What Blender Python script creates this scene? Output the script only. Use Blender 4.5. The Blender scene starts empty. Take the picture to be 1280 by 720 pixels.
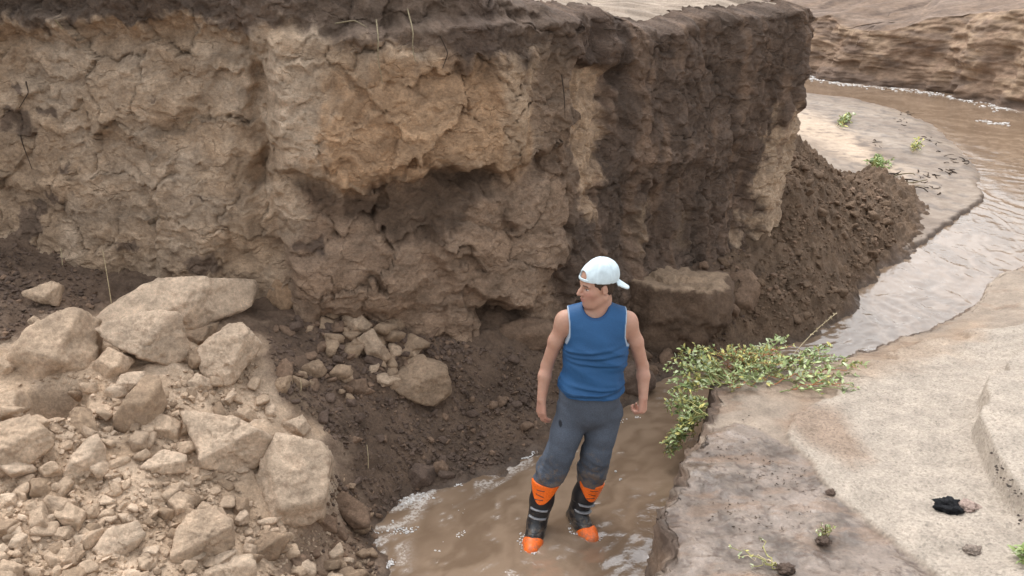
import bpy, math, random
import numpy as np
from mathutils import Vector, Matrix

# ------------------------------------------------------------------ camera, sky, sun, exposure
SC = bpy.context.scene
COL = SC.collection
F_PX, PITCH, CAM_H = 1100.0, math.radians(22.0), 3.3      # focal length in px of a 1280 wide frame
cam_d = bpy.data.cameras.new('camera')
cam_d.sensor_width = 36.0
cam_d.lens = 36.0 * F_PX / 1280.0
cam_d.clip_start, cam_d.clip_end = 0.05, 2000.0
cam = bpy.data.objects.new('camera', cam_d)
cam.location = (0, 0, CAM_H)
cam.rotation_euler = (math.pi / 2 - PITCH, 0, 0)
COL.objects.link(cam)
SC.camera = cam

SUN_EL, SUN_AZ = math.radians(60), math.radians(-28)      # azimuth from +Y, clockwise
world = bpy.data.worlds.new('World')
SC.world = world
world.use_nodes = True
wn, wl = world.node_tree.nodes, world.node_tree.links
wn.clear()
sky = wn.new('ShaderNodeTexSky')
sky.sky_type = 'NISHITA'
sky.sun_disc = False
sky.sun_elevation = SUN_EL
sky.sun_rotation = SUN_AZ
sky.air_density, sky.dust_density, sky.ozone_density = 4.0, 3.0, 1.0       # thick air: an even, bright overcast
hs = wn.new('ShaderNodeHueSaturation')
hs.inputs['Saturation'].default_value = 0.08
bg = wn.new('ShaderNodeBackground')
bg.inputs['Strength'].default_value = 0.15
wo = wn.new('ShaderNodeOutputWorld')
wl.new(sky.outputs[0], hs.inputs['Color'])
cool = wn.new('ShaderNodeMix'); cool.data_type = 'RGBA'; cool.blend_type = 'MULTIPLY'
cool.inputs[0].default_value = 1.0; cool.inputs[7].default_value = (.97, 1.0, 1.06, 1)
wl.new(hs.outputs[0], cool.inputs[6]); wl.new(cool.outputs[2], bg.inputs['Color'])
wl.new(bg.outputs[0], wo.inputs['Surface'])

sun_d = bpy.data.lights.new('sun', 'SUN')
sun_d.energy, sun_d.angle, sun_d.color = 0.8, math.radians(35), (1.0, 0.95, 0.88)
sun = bpy.data.objects.new('sun', sun_d)
sd = Vector((math.sin(SUN_AZ) * math.cos(SUN_EL), math.cos(SUN_AZ) * math.cos(SUN_EL), math.sin(SUN_EL)))
sun.rotation_euler = sd.to_track_quat('Z', 'Y').to_euler()
sun.location = (0, 0, 12)
COL.objects.link(sun)

vs = SC.view_settings
vs.view_transform, vs.look, vs.gamma, vs.use_curve_mapping = 'Standard', 'None', 1.0, False
vs.exposure = 0.95
SC.render.engine = 'CYCLES'
SC.cycles.use_denoising = True

# ------------------------------------------------------------------ helpers: pixels <-> world
CP, SP = math.cos(PITCH), math.sin(PITCH)
def ray(u, v):
    a, b = (np.asarray(u, float) - 640) / F_PX, (360 - np.asarray(v, float)) / F_PX
    return np.stack([a, CP + b * SP, -SP + b * CP], -1)
def at(u, v, z):                                           # pixel on the level z
    d = ray(u, v)
    t = (np.asarray(z, float) - CAM_H) / d[..., 2]
    return np.array([0, 0, CAM_H]) + d * t[..., None]
def aty(u, v, y):                                          # pixel at the distance y
    d = ray(u, v)
    t = np.asarray(y, float) / d[..., 1]
    return np.array([0, 0, CAM_H]) + d * t[..., None]
def proj(P):
    P = np.asarray(P, float)
    q = P - np.array([0, 0, CAM_H])
    dep = np.maximum(q[..., 1] * CP - q[..., 2] * SP, 1e-3)
    up = q[..., 1] * SP + q[..., 2] * CP
    return 640 + F_PX * q[..., 0] / dep, 360 - F_PX * up / dep

# ------------------------------------------------------------------ helpers: noise
_rg = np.random.default_rng(7)
_perm = _rg.permutation(256)
_perm = np.concatenate([_perm, _perm, _perm]).astype(np.int32)
_gr = _rg.normal(size=(256, 3)); _gr /= np.linalg.norm(_gr, axis=1)[:, None]
_gx, _gy, _gz = (np.ascontiguousarray(_gr[:, k] * 1.5, np.float32) for k in range(3))
def pn(P):
    sh = P.shape[:-1]
    P = np.asarray(P, np.float32).reshape(-1, 3)
    out = np.empty(len(P), np.float32)
    for s0 in range(0, len(P), 60000):                     # cache-sized pieces
        x, y, z = (np.ascontiguousarray(P[s0:s0 + 60000, k]) for k in range(3))
        i, j, k = np.floor(x), np.floor(y), np.floor(z)
        x = x - i; y = y - j; z = z - k
        i = i.astype(np.int32) & 255; j = j.astype(np.int32) & 255; k = k.astype(np.int32) & 255
        u, v, w = (t * t * t * (t * (t * 6 - 15) + 10) for t in (x, y, z))
        r = 0
        A0, A1 = _perm[i], _perm[(i + 1) & 255]
        for a, A in ((0, A0), (1, A1)):
            wa = u if a else 1 - u
            for b in (0, 1):
                AB = _perm[A + ((j + b) & 255)]; wb = wa * (v if b else 1 - v)
                for c in (0, 1):
                    h = _perm[AB + ((k + c) & 255)]
                    r = r + wb * (w if c else 1 - w) * (_gx[h] * (x - a) + _gy[h] * (y - b) + _gz[h] * (z - c))
        out[s0:s0 + 60000] = r
    return out.reshape(sh)
def fbm(P, scale, octv=4, gain=0.5, seed=0.0):
    P = np.asarray(P, float) * scale + seed * 17.31
    r, a = 0, 1.0
    for o in range(octv):
        r = r + a * pn(P); P = P * 2.03 + 5.7; a *= gain
    return r
def ridge(P, scale, octv=4, gain=0.5, seed=0.0):
    P = np.asarray(P, float) * scale + seed * 13.7
    r, a = 0, 1.0
    for o in range(octv):
        r = r + a * (1 - 2.2 * np.abs(pn(P))); P = P * 2.07 + 3.1; a *= gain
    return r
_cell = _rg.random((256, 3)).astype(np.float32)
_cx, _cy, _cz = (np.ascontiguousarray(_cell[:, k]) for k in range(3))
def worley(P, scale, seed=0.0, tilt=False):                            # F1, F2, cell hash
    P = np.asarray(P, float) * scale + seed * 11.3
    sh = P.shape[:-1]; P = P.reshape(-1, 3)
    o1, o2, o3, o4 = (np.empty(len(P), np.float32) for _ in range(4))
    for s0 in range(0, len(P), 40000):
        q0 = np.ascontiguousarray(P[s0:s0 + 40000].T)
        fl = np.floor(q0); fr = (q0 - fl).astype(np.float32); i = fl.astype(np.int32) & 255
        f1 = np.full(fr.shape[1], 9.0, np.float32); f2 = f1.copy(); idn = np.zeros(fr.shape[1], np.int32); tl = f1 * 0
        for a in (-1, 0, 1):
            A = _perm[(i[0] + a) & 255]
            for b in (-1, 0, 1):
                AB = _perm[A + ((i[1] + b) & 255)]
                for c in (-1, 0, 1):
                    h = _perm[AB + ((i[2] + c) & 255)]
                    dx, dy, dz = _cx[h] + a - fr[0], _cy[h] + b - fr[1], _cz[h] + c - fr[2]
                    d = dx * dx + dy * dy + dz * dz
                    m = d < f1
                    f2 = np.where(m, f1, np.minimum(f2, d)); f1 = np.where(m, d, f1); idn = np.where(m, h, idn)
                    if tilt: tl = np.where(m, _gx[h] * dx + _gy[h] * dy + _gz[h] * dz, tl)
        if tilt: o4[s0:s0 + 40000] = tl
        o1[s0:s0 + 40000] = np.sqrt(f1); o2[s0:s0 + 40000] = np.sqrt(f2); o3[s0:s0 + 40000] = idn / 255.0
    if tilt: return o1.reshape(sh), o2.reshape(sh), o3.reshape(sh), o4.reshape(sh)      # tilt: each cell a plane of its own slope
    return o1.reshape(sh), o2.reshape(sh), o3.reshape(sh)
def sst(a, b, x):
    t = np.clip((x - a) / (b - a), 0, 1)
    return t * t * (3 - 2 * t)
def polysd(U, V, pts):                                     # signed distance to a polygon, inside > 0
    pts = np.asarray(pts, float)
    d = np.full(np.shape(U), 1e18); ins = np.zeros(np.shape(U), bool)
    n = len(pts)
    for k in range(n):
        ax, ay = pts[k]; bx, by = pts[(k + 1) % n]
        ex, ey = bx - ax, by - ay
        t = np.clip(((U - ax) * ex + (V - ay) * ey) / (ex * ex + ey * ey + 1e-12), 0, 1)
        d = np.minimum(d, (U - ax - t * ex) ** 2 + (V - ay - t * ey) ** 2)
        c = ((ay > V) != (by > V)) & (U < ex * (V - ay) / (ey if ey else 1e-12) + ax)
        ins ^= c
    return np.where(ins, 1, -1) * np.sqrt(d)
def pm(U, V, pts, soft):
    return sst(-soft, soft, polysd(U, V, pts))
def lined(P, pts):                                         # distance to an open polyline, 2D
    pts = np.asarray(pts, float)[:, :2]
    d = np.full(P.shape[:-1], 1e18)
    for k in range(len(pts) - 1):
        a, e = pts[k], pts[k + 1] - pts[k]
        q = P[..., :2] - a
        t = np.clip((q @ e) / (e @ e + 1e-12), 0, 1)
        d = np.minimum(d, ((q - t[..., None] * e) ** 2).sum(-1))
    return np.sqrt(d)
class RBF:
    def __init__(self, pts, soft=0.12):
        p = np.asarray(pts, float); self.p, self.s = p[:, :2], soft
        n = len(p)
        A = np.zeros((n + 3, n + 3)); A[:n, :n] = self.phi(self.p)
        A[:n, n] = 1; A[:n, n + 1:] = self.p; A[n:, :n] = A[:n, n:].T
        self.w = np.linalg.lstsq(A, np.concatenate([p[:, 2], [0, 0, 0]]), rcond=None)[0]
    def phi(self, q):
        d = ((q[:, None, :] - self.p[None]) ** 2).sum(-1)
        return np.sqrt(d + self.s ** 2)
    def __call__(self, x, y):
        sh = np.shape(x); q = np.stack([np.ravel(x), np.ravel(y)], -1)
        r = np.empty(len(q)); n = len(self.p)
        for k in range(0, len(q), 40000):
            c = q[k:k + 40000]
            r[k:k + 40000] = self.phi(c) @ self.w[:n] + self.w[n] + c @ self.w[n + 1:]
        return r.reshape(sh)

# ------------------------------------------------------------------ helpers: meshes and objects
def mesh_np(name, V, Fq, colors=None, smooth=True):
    V = np.ascontiguousarray(np.asarray(V, np.float32).reshape(-1, 3)); Fq = np.ascontiguousarray(np.asarray(Fq, np.int32))
    me = bpy.data.meshes.new(name)
    k = Fq.shape[1]; n = len(Fq)
    me.vertices.add(len(V)); me.vertices.foreach_set('co', V.ravel())
    me.loops.add(n * k); me.loops.foreach_set('vertex_index', Fq.ravel())
    me.polygons.add(n)
    me.polygons.foreach_set('loop_start', np.arange(0, n * k, k, dtype=np.int32))
    me.polygons.foreach_set('loop_total', np.full(n, k, np.int32))
    me.polygons.foreach_set('use_smooth', np.full(n, bool(smooth)))
    me.update(calc_edges=True); me.validate()
    if colors is not None:
        C = np.asarray(colors, np.float32).reshape(len(V), -1)
        if C.shape[1] == 3:
            C = np.concatenate([C, np.zeros((len(V), 1), np.float32)], 1)
        at_ = me.color_attributes.new('Col', 'FLOAT_COLOR', 'POINT')
        at_.data.foreach_set('color', np.ascontiguousarray(C, np.float32).ravel())
    return me
def gridfaces(nr, nc, flip=False):
    i = np.arange(nr * nc).reshape(nr, nc)
    a, b, c, d = i[:-1, :-1], i[:-1, 1:], i[1:, 1:], i[1:, :-1]
    f = np.stack([a, b, c, d] if not flip else [a, d, c, b], -1)
    return f.reshape(-1, 4)
def obj(name, me, mat=None, parent=None, loc=None, **props):
    o = bpy.data.objects.new(name, me)
    if mat is not None and me is not None and not me.materials:
        me.materials.append(mat)
    COL.objects.link(o)
    if loc is not None: o.location = loc
    if parent is not None: o.parent = parent
    for k, v in props.items(): o[k] = v
    return o
def ico(sub):
    import bmesh
    bm = bmesh.new(); bmesh.ops.create_icosphere(bm, subdivisions=sub, radius=1)
    V = np.array([v.co[:] for v in bm.verts]); Fq = np.array([[v.index for v in f.verts] for f in bm.faces]); bm.free()
    return V, Fq
ICO = {k: ico(k) for k in (1, 2, 3, 4, 5)}
def tube(pts, rad, sides=5):
    pts = np.asarray(pts, float); n = len(pts)
    rad = np.broadcast_to(np.asarray(rad, float), (n,))
    tg = np.gradient(pts, axis=0); tg /= np.linalg.norm(tg, axis=1)[:, None] + 1e-9
    ref = np.array([0.31, 0.52, 0.79]); a = np.cross(tg, ref); a /= np.linalg.norm(a, axis=1)[:, None] + 1e-9
    b = np.cross(tg, a)
    th = np.linspace(0, 2 * np.pi, sides, endpoint=False)
    V = pts[:, None] + rad[:, None, None] * (np.cos(th)[None, :, None] * a[:, None] + np.sin(th)[None, :, None] * b[:, None])
    f = []
    for i in range(n - 1):
        for k in range(sides):
            k2 = (k + 1) % sides
            f.append([i * sides + k, i * sides + k2, (i + 1) * sides + k2, (i + 1) * sides + k])
    return V.reshape(-1, 3), np.array(f)
class Bag:                                                 # collects shapes for ONE mesh
    def __init__(self): self.V, self.F, self.C, self.n = [], [], [], 0
    def add(self, V, Fq, col=(1, 1, 1)):
        Fq = np.asarray(Fq)
        if Fq.shape[1] == 3: Fq = np.concatenate([Fq, np.full((len(Fq), 1), -1)], 1)
        self.V.append(V); self.F.append(np.where(Fq < 0, -1, Fq + self.n)); self.n += len(V)
        c = np.asarray(col, float); self.C.append(np.broadcast_to(c, (len(V), c.shape[-1])))
    def mesh(self, name, smooth=True):
        V, Fq, C = np.concatenate(self.V), np.concatenate(self.F), np.concatenate(self.C)
        tri = Fq[:, 3] < 0
        if tri.all(): Fq = Fq[:, :3]
        elif tri.any():
            q = Fq[~tri]; Fq = np.concatenate([Fq[tri][:, :3], q[:, [0, 1, 2]], q[:, [0, 2, 3]]])
        return mesh_np(name, V, Fq, C, smooth)

# ------------------------------------------------------------------ materials
class NT:
    def __init__(self, name):
        self.m = bpy.data.materials.new(name); self.m.use_nodes = True
        self.t = self.m.node_tree; self.t.nodes.clear()
        self.out = self.n('OutputMaterial'); self.b = self.n('BsdfPrincipled')
        self.l(self.b.outputs[0], self.out.inputs['Surface'])
    def n(self, kind, **kw):
        x = self.t.nodes.new('ShaderNode' + kind)
        for k, v in kw.items(): setattr(x, k, v)
        return x
    def l(self, a, b): self.t.links.new(a, b)
    def s(self, node, **kw):
        for k, v in kw.items(): node.inputs[k.replace('_', ' ')].default_value = v
        return node
    def noise(self, vec, scale, detail=6, rough=0.55, dist=0.0):
        x = self.n('TexNoise'); self.s(x, Scale=scale, Detail=detail, Roughness=rough, Distortion=dist)
        self.l(vec, x.inputs['Vector']); return x.outputs['Fac']
    def ramp(self, fac, a, b, lo=0.0, hi=1.0):
        x = self.n('MapRange'); self.s(x, From_Min=a, From_Max=b, To_Min=lo, To_Max=hi)
        self.l(fac, x.inputs['Value']); return x.outputs['Result']
    def math(self, op, a, b):
        x = self.n('Math', operation=op)
        for k, q in enumerate((a, b)):
            if isinstance(q, (int, float)): x.inputs[k].default_value = q
            else: self.l(q, x.inputs[k])
        return x.outputs[0]
    def mix(self, fac, a, b, blend='MIX'):
        x = self.n('Mix', data_type='RGBA', blend_type=blend)
        for k, q in ((0, fac), (6, a), (7, b)):
            if isinstance(q, (int, float)): x.inputs[k].default_value = q
            elif isinstance(q, tuple): x.inputs[k].default_value = (*q[:3], 1)
            else: self.l(q, x.inputs[k])
        return x.outputs[2]
def soil_mat(name, var=0.35, fine=70.0, bump=0.6, bdist=0.012, grain=0.25, rough=0.95, wet_rough=0.3, speck=0.0, strata=0.0, cracks=0.0):
    """Earth: colour and wetness (alpha) from the point colours, broken up by noise; relief by bump."""
    T = NT(name)
    vec = T.n('NewGeometry').outputs['Position']
    at_ = T.n('Attribute', attribute_name='Col')
    if strata:
        mp = T.n('Mapping'); mp.inputs['Scale'].default_value = (1, 1, strata); T.l(vec, mp.inputs['Vector']); vec = mp.outputs[0]
    n1 = T.noise(vec, 6.0, 7, 0.62)
    n2 = T.noise(vec, fine, 6, 0.7)
    n3 = T.noise(vec, fine * 5.0, 3, 0.6)
    v1 = T.ramp(n1, 0.3, 0.7, 1 - var, 1 + var)
    v2 = T.ramp(n2, 0.3, 0.7, 1 - grain, 1 + grain)
    v3 = T.ramp(n3, 0.3, 0.7, 1 - grain * 0.8, 1 + grain * 0.8)
    k = T.math('MULTIPLY', T.math('MULTIPLY', v1, v2), v3)
    c = T.n('VectorMath', operation='SCALE'); T.l(at_.outputs['Color'], c.inputs[0]); T.l(k, c.inputs['Scale'])
    colr = c.outputs[0]
    if speck > 0:
        vo = T.n('TexVoronoi'); T.s(vo, Scale=85.0); T.l(vec, vo.inputs['Vector'])
        lo = T.n('Attribute', attribute_name='gravel')
        tint = T.n('HueSaturation'); T.s(tint, Saturation=0.0, Value=1.0); T.l(vo.outputs['Color'], tint.inputs['Color'])
        f = T.math('MULTIPLY', lo.outputs['Fac'], speck)
        sc = T.mix(1.0, colr, T.mix(0.55, tint.outputs[0], (1.0, 1.0, 1.0)), 'MULTIPLY')
        colr = T.mix(f, colr, sc)
    T.l(colr, T.b.inputs['Base Color'])
    wet = T.math('MULTIPLY', at_.outputs['Alpha'], T.ramp(n1, 0.35, 0.6, 0.5, 1.0))
    T.l(T.ramp(wet, 0, 1, rough, wet_rough), T.b.inputs['Roughness'])
    n4 = T.noise(vec, fine * .33, 9, 0.72)
    h = T.math('ADD', T.math('MULTIPLY', n4, 1.25), T.math('ADD', T.math('MULTIPLY', n2, .8), T.math('MULTIPLY', n3, .3)))
    if cracks:
        dm = T.n('VectorMath', operation='MULTIPLY_ADD'); nzc = T.n('TexNoise'); T.s(nzc, Scale=5.0, Detail=5.0); T.l(vec, nzc.inputs['Vector'])
        T.l(nzc.outputs['Color'], dm.inputs[0]); dm.inputs[1].default_value = (.35, .35, .35); T.l(vec, dm.inputs[2])
        vo = T.n('TexVoronoi', feature='DISTANCE_TO_EDGE'); T.s(vo, Scale=cracks); T.l(dm.outputs[0], vo.inputs['Vector'])
        ck = T.math('MULTIPLY', T.ramp(vo.outputs['Distance'], 0, .035, -1, 0), T.ramp(n1, .45, .6, 0, 1.3))
        h = T.math('ADD', h, T.math('MULTIPLY', ck, .5))
    bp = T.n('Bump'); T.s(bp, Distance=bdist)
    T.l(T.ramp(wet, 0, 1, bump, bump * 0.35), bp.inputs['Strength'])
    T.l(h, bp.inputs['Height']); T.l(bp.outputs[0], T.b.inputs['Normal'])
    T.s(T.b, **{'Specular_IOR_Level': 0.35})
    return T.m
def plain_mat(name, color=None, rough=0.6, nscale=40.0, var=0.12, bump=0.15, spec=0.4, sub=0.0, bdist=0.004, mud=None):
    T = NT(name)
    vec = T.n('TexCoord').outputs['Object']
    n1 = T.noise(vec, nscale, 5, 0.6)
    k = T.ramp(n1, 0.3, 0.7, 1 - var, 1 + var)
    c = T.n('VectorMath', operation='SCALE'); T.l(k, c.inputs['Scale'])
    if color is None:
        at_ = T.n('Attribute', attribute_name='Col'); T.l(at_.outputs['Color'], c.inputs[0])
    else: c.inputs[0].default_value = color
    colr = c.outputs[0]
    if mud:                                                # dried splashes, denser towards the ground
        sp = T.n('SeparateXYZ'); T.l(vec, sp.inputs[0])
        f = T.math('ADD', T.ramp(sp.outputs['Z'], mud[0], mud[1], .30, -.05), T.math('MULTIPLY', T.noise(vec, 26, 7, .72), 1.0))
        colr = T.mix(T.ramp(f, .66, .82, 0, .6), colr, (.20, .145, .10))
    T.l(colr, T.b.inputs['Base Color'])
    T.s(T.b, Roughness=rough, **{'Specular_IOR_Level': spec})
    if sub: T.s(T.b, **{'Subsurface_Weight': sub, 'Subsurface_Scale': 0.01})
    bp = T.n('Bump'); T.s(bp, Strength=bump, Distance=bdist); T.l(n1, bp.inputs['Height']); T.l(bp.outputs[0], T.b.inputs['Normal'])
    return T.m
M_CLIFF = soil_mat('cliff_earth', 0.30, 42.0, 0.9, 0.020, 0.28, strata=1.5, cracks=4.0)
M_FAR = soil_mat('far_bank_earth', 0.30, 9.0, 0.5, 0.04, 0.16, strata=2.5)
M_DIRT = soil_mat('loose_dirt', 0.25, 55.0, 0.9, 0.016, 0.30)
M_ROCK = soil_mat('dry_clod', 0.24, 48.0, 1.0, 0.014, 0.22)
M_BANK = soil_mat('bank_sand', 0.20, 60.0, 0.7, 0.010, 0.20, 0.9, 0.16, 1.0)
M_BAR = soil_mat('wet_sand', 0.20, 25.0, 0.35, 0.01, 0.12, 0.8, 0.38)
TAN = np.array([0.44, 0.31, 0.207]); PALE = np.array([0.55, 0.415, 0.30]); DARK = np.array([0.082, 0.056, 0.042])
BROWN = np.array([0.205, 0.134, 0.09]); WARM = np.array([0.44, 0.275, 0.16]); SLUMPC = np.array([0.155, 0.102, 0.066])
DIRTC = np.array([0.14, 0.093, 0.064]); SAND = np.array([0.335, 0.265, 0.205]); MUD = np.array([0.195, 0.15, 0.12]); GRAV = np.array([.45, .38, .31])
def lerp(a, b, m): return a + (b - a) * np.asarray(m)[..., None]
# ================================================================== THE SETTING
# ------------------------------------------------------------------ slope of rubble and slumped earth below the cliff
_pp = [  # (u, v, z): a pixel and the height the ground is judged to have there
 (480,745,0),(470,700,0),(463,662,0),(500,628,0),(560,606,0),(620,586,0),(660,571,0),(700,548,0),(760,517,0),(800,499,0),
 (860,466,0),(920,447,0),(1000,426,0),(1040,405,0),(1072,365,0),(1100,338,0),(1140,305,0.02),
 (600,700,-.12),(720,650,-.14),(790,600,-.14),(820,540,-.14),(900,480,-.12),(1060,425,-.12),(1120,390,-.12),(1180,330,-.12),(560,745,-.12),
 (620,432,.52),(680,425,.45),(560,412,.66),(450,385,.85),(380,380,.9),(330,382,.94),(200,358,1.04),(100,336,1.14),(0,300,1.3),(-250,300,1.45),
 (740,415,.38),(790,430,.14),(830,400,.25),(870,360,.5),(945,310,.6),(900,415,.2),(960,380,.3),(950,420,.06),
 (500,500,.42),(560,510,.27),(620,510,.2),(690,490,.17),(580,570,.06),(450,560,.34),(440,450,.66),(520,440,.6),
 (0,720,.75),(100,720,.66),(200,720,.55),(350,720,.28),(420,710,.1),(0,520,1.0),(200,520,.85),(330,520,.7),(420,520,.52),
 (0,600,.9),(200,600,.72),(320,600,.55),(400,620,.33),(430,655,.14),(-300,720,1.0),(-300,500,1.2),(0,400,1.17),(150,430,1.02),(300,430,.9),
 (0,820,.7),(200,820,.5),(380,820,.2),(480,820,0),
 (1000,300,.58),(985,235,.98),(1020,360,.28),(1040,310,.4),(1060,245,.55),(1100,275,.28),(1085,320,.14),(1120,250,.2),(1140,275,.08),(1030,205,.8),(1090,215,.3)]
_pp = np.array(_pp, float)
_gp = [at(u, v, z) for u, v, z in _pp] + [np.array(q, float) for q in
 [(3.0,9.6,1.3),(2.6,10.2,1.2),(3.4,10.6,.75),(3.6,12.0,.1),(4.6,12.0,.0),(2.6,12.5,.3),(5.2,10.4,0.0),(5.6,11.5,-.05),(2.2,8.6,.9),
  (-5,7,1.7),(-2,7.5,1.5),(0,7.8,1.0),(1.5,8.5,.8),(-.9,2.6,0),(-1.3,2.6,.15),(-2.5,2.6,.55),(.2,2.6,-.14),(1.5,2.6,-.2),(5,6,-.2),(4.5,8,-.14),(3,5,-.2)]]
GROUND = RBF(np.array(_gp))
GX = np.arange(-4.6, 5.3, 0.0155); GY = np.arange(2.7, 12.6, 0.0165)
gx, gy = np.meshgrid(GX, GY)
gz = GROUND(gx, gy)
P = np.stack([gx, gy, gz], -1)
gu, gv = proj(P)
wob = np.stack([fbm(P, 5, 3, seed=1), fbm(P, 5, 3, seed=2)], -1) * 22
bu, bv = gu + wob[..., 0], gv + wob[..., 1]
above = sst(-.16, .05, gz)
slump = pm(bu, bv, [(905,470),(880,360),(935,300),(970,120),(1010,150),(1075,195),(1150,255),(1145,300),(1085,350),(1050,405),(1010,440)], 14)
slump = np.maximum(slump, sst(7.9, 8.3, gy) * sst(1.5, 1.9, gx) * (gz > .1))
rub = pm(bu, bv, [(-600,330),(90,405),(180,400),(320,420),(345,480),(400,540),(440,640),(470,760),(470,900),(-600,900)], 22)
gn = fbm(P, 2.2, 4, seed=3) * 0.05
w1, w1b, wid = worley(P, 11, 1); w2, _, _ = worley(P, 24, 2)
lum = np.clip(.62 - w1, 0, 1) * .055 * (.4 + wid) + np.clip(.6 - w2, 0, 1) * .02
w3, _, wi3 = worley(P, 5.5, 3)
gn = gn + slump * np.clip(.6 - w3, 0, 1) * .13 * wi3 + lum * (0.5 + 1.2 * slump + .6 * (1 - rub)) * above + ridge(P, 7, 3, seed=4) * .012 * above
# running furrows down the slump
fl = (P[..., 0] - 2.7) * 1.0 + (P[..., 1] - 9) * .35
gn = gn + slump * .035 * fbm(np.stack([fl * 3.2, P[..., 1] * .8, P[..., 2] * .9], -1), 2.2, 4, .6, seed=9)
gz2 = gz + gn * (0.25 + .75 * above)
pit = at(58, 508, 1.0); gz2 -= .50 * np.exp(-(((gx - pit[0]) / .12) ** 2 + ((gy - pit[1] - .08) / .13) ** 2) ** 2)
tx = fbm(P, 14, 2, seed=5) * .012 * above; ty = fbm(P, 14, 2, seed=6) * .012 * above
col = np.zeros(P.shape) + DIRTC
mott = fbm(P, 3.5, 4, seed=7)
col = col * (1 + .25 * mott[..., None])
col = lerp(col, lerp(TAN * 1.05, PALE * 1.02, np.clip(.55 + mott, 0, 1)), rub * .97)
col = lerp(col, SLUMPC * (1 + .25 * mott[..., None]), slump)
tr = pm(bu, bv, [(385,380),(520,375),(575,420),(540,470),(470,470),(420,430)], 25)          # paler earth shed by the cliff foot
col = lerp(col, BROWN, tr * .7)
tb = pm(bu, bv, [(380,640),(470,650),(470,780),(330,780),(350,690)], 18)
col = lerp(col, BROWN * 1.15, tb * .75)
dk = pm(bu, bv, [(-200,300),(60,300),(130,335),(125,390),(60,400),(20,430),(-200,430)], 14)
col = lerp(col, DIRTC * 1.05, dk)
wetg = np.clip(1 - sst(.0, .09, gz2), 0, 1)
col = col * (1 - .35 * wetg[..., None])
V = np.stack([gx + tx, gy + ty, gz2], -1)
keep_hi = gz2
me = mesh_np('slope', V, gridfaces(len(GY), len(GX)), np.concatenate([col, (wetg * .9)[..., None]], -1))
obj('slope', me, M_DIRT, kind='structure')
def ground_z(x, y):
    fx = np.clip((np.asarray(x) - GX[0]) / 0.0155, 0, len(GX) - 2); fy = np.clip((np.asarray(y) - GY[0]) / 0.0165, 0, len(GY) - 2)
    i, j = fx.astype(int), fy.astype(int); a, b = fx - i, fy - j
    return (keep_hi[j, i] * (1 - a) + keep_hi[j, i + 1] * a) * (1 - b) + (keep_hi[j + 1, i] * (1 - a) + keep_hi[j + 1, i + 1] * a) * b
def hit(u, v, zf=ground_z, t0=2.2, t1=16.0):               # first point of a zone's ground along the pixel's ray
    d = ray(u, v); t = np.arange(t0, t1, 0.01)
    p = np.array([0, 0, CAM_H]) + d[None] * t[:, None]
    b = p[:, 2] < zf(p[:, 0], p[:, 1])
    k = int(np.argmax(b)) if b.any() else len(t) - 1
    return p[k]

# ------------------------------------------------------------------ cliff
foot = [(-420,320,1.5),(-200,305,1.42),(0,300,1.3),(130,338,1.14),(330,376,.97),(450,380,.87),(560,400,.7),(640,412,.52),(720,395,.52),(790,335,.72),(870,318,.7),(925,306,.62)]
fp = np.array([at(*q) for q in foot])
path = np.concatenate([[[-9, 6.2]], fp[:, :2], [[2.36, 7.76], [2.50, 8.05], [2.52, 8.5], [2.35, 9.5], [2.0, 11], [1.2, 14], [0, 19], [-2, 26]]])
def resample(path, ds):
    path = np.asarray(path, float)
    for _ in range(2):                                     # corner cutting keeps the run smooth
        q = np.empty((2 * len(path) - 2, path.shape[1]))
        q[0::2] = path[:-1] * .75 + path[1:] * .25; q[1::2] = path[:-1] * .25 + path[1:] * .75
        path = np.concatenate([path[:1], q, path[-1:]])
    s = np.concatenate([[0], np.cumsum(np.linalg.norm(np.diff(path[:, :2], axis=0), axis=1))])
    n = int(s[-1] / ds) + 2
    ss = np.linspace(0, s[-1], n)
    return np.stack([np.interp(ss, s, path[:, k]) for k in range(path.shape[1])], -1), ss
fine_p, ss = resample(path, 0.002)
# dense samples where the camera looks, coarse at the hidden ends
vis = (fine_p[:, 0] > -4.6) & (fine_p[:, 1] < 9.3)
dens = np.where(vis, 1 / .0105, 1 / .1)
cum = np.cumsum(dens) * .002
idx = np.searchsorted(cum, np.arange(1, int(cum[-1])))
cp = fine_p[np.clip(idx, 0, len(fine_p) - 1)]
tg = np.gradient(cp, axis=0); tg /= np.linalg.norm(tg, axis=1)[:, None]
for _ in range(40): tg[1:-1] = (tg[:-2] + tg[1:-1] + tg[2:]) / 3
tg /= np.linalg.norm(tg, axis=1)[:, None]
nrm = np.stack([tg[:, 1], -tg[:, 0]], -1)                  # outwards (towards the stream)
NS, NT_ = len(cp), 300
zfoot = np.interp(cp[:, 0], fp[:, 0], fp[:, 2])
topu = np.array([0, 200, 330, 560, 640, 720, 780, 830, 900, 960, 995, 1100]); topv = np.array([-75, -75, -65, -45, -14, 2, 4, 26, 8, 0, -2, -2])
cu, _ = proj(np.stack([cp[:, 0], cp[:, 1] + .25, np.full(NS, 2.65)], -1))
ztop = aty(np.interp(cu, topu, topu), np.interp(cu, topu, topv), cp[:, 1] + .3)[:, 2]
ztop = np.where(cp[:, 1] > 8.4, 2.62, np.clip(ztop, 2.4, 3.3))
ztop = ztop + .03 * fbm(np.stack([cp[:, 0], cp[:, 1], ztop * 0], -1), 6, 3, seed=3)
tt = np.linspace(0, 1, NT_)
Z = -.25 + (ztop[:, None] + .25) * tt[None]
lean = .14 * (Z - zfoot[:, None]) * (1 - 1.1 * sst(1.2, 2.3, cp[:, 0]) * (cp[:, 1] > 6))[:, None]
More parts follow.
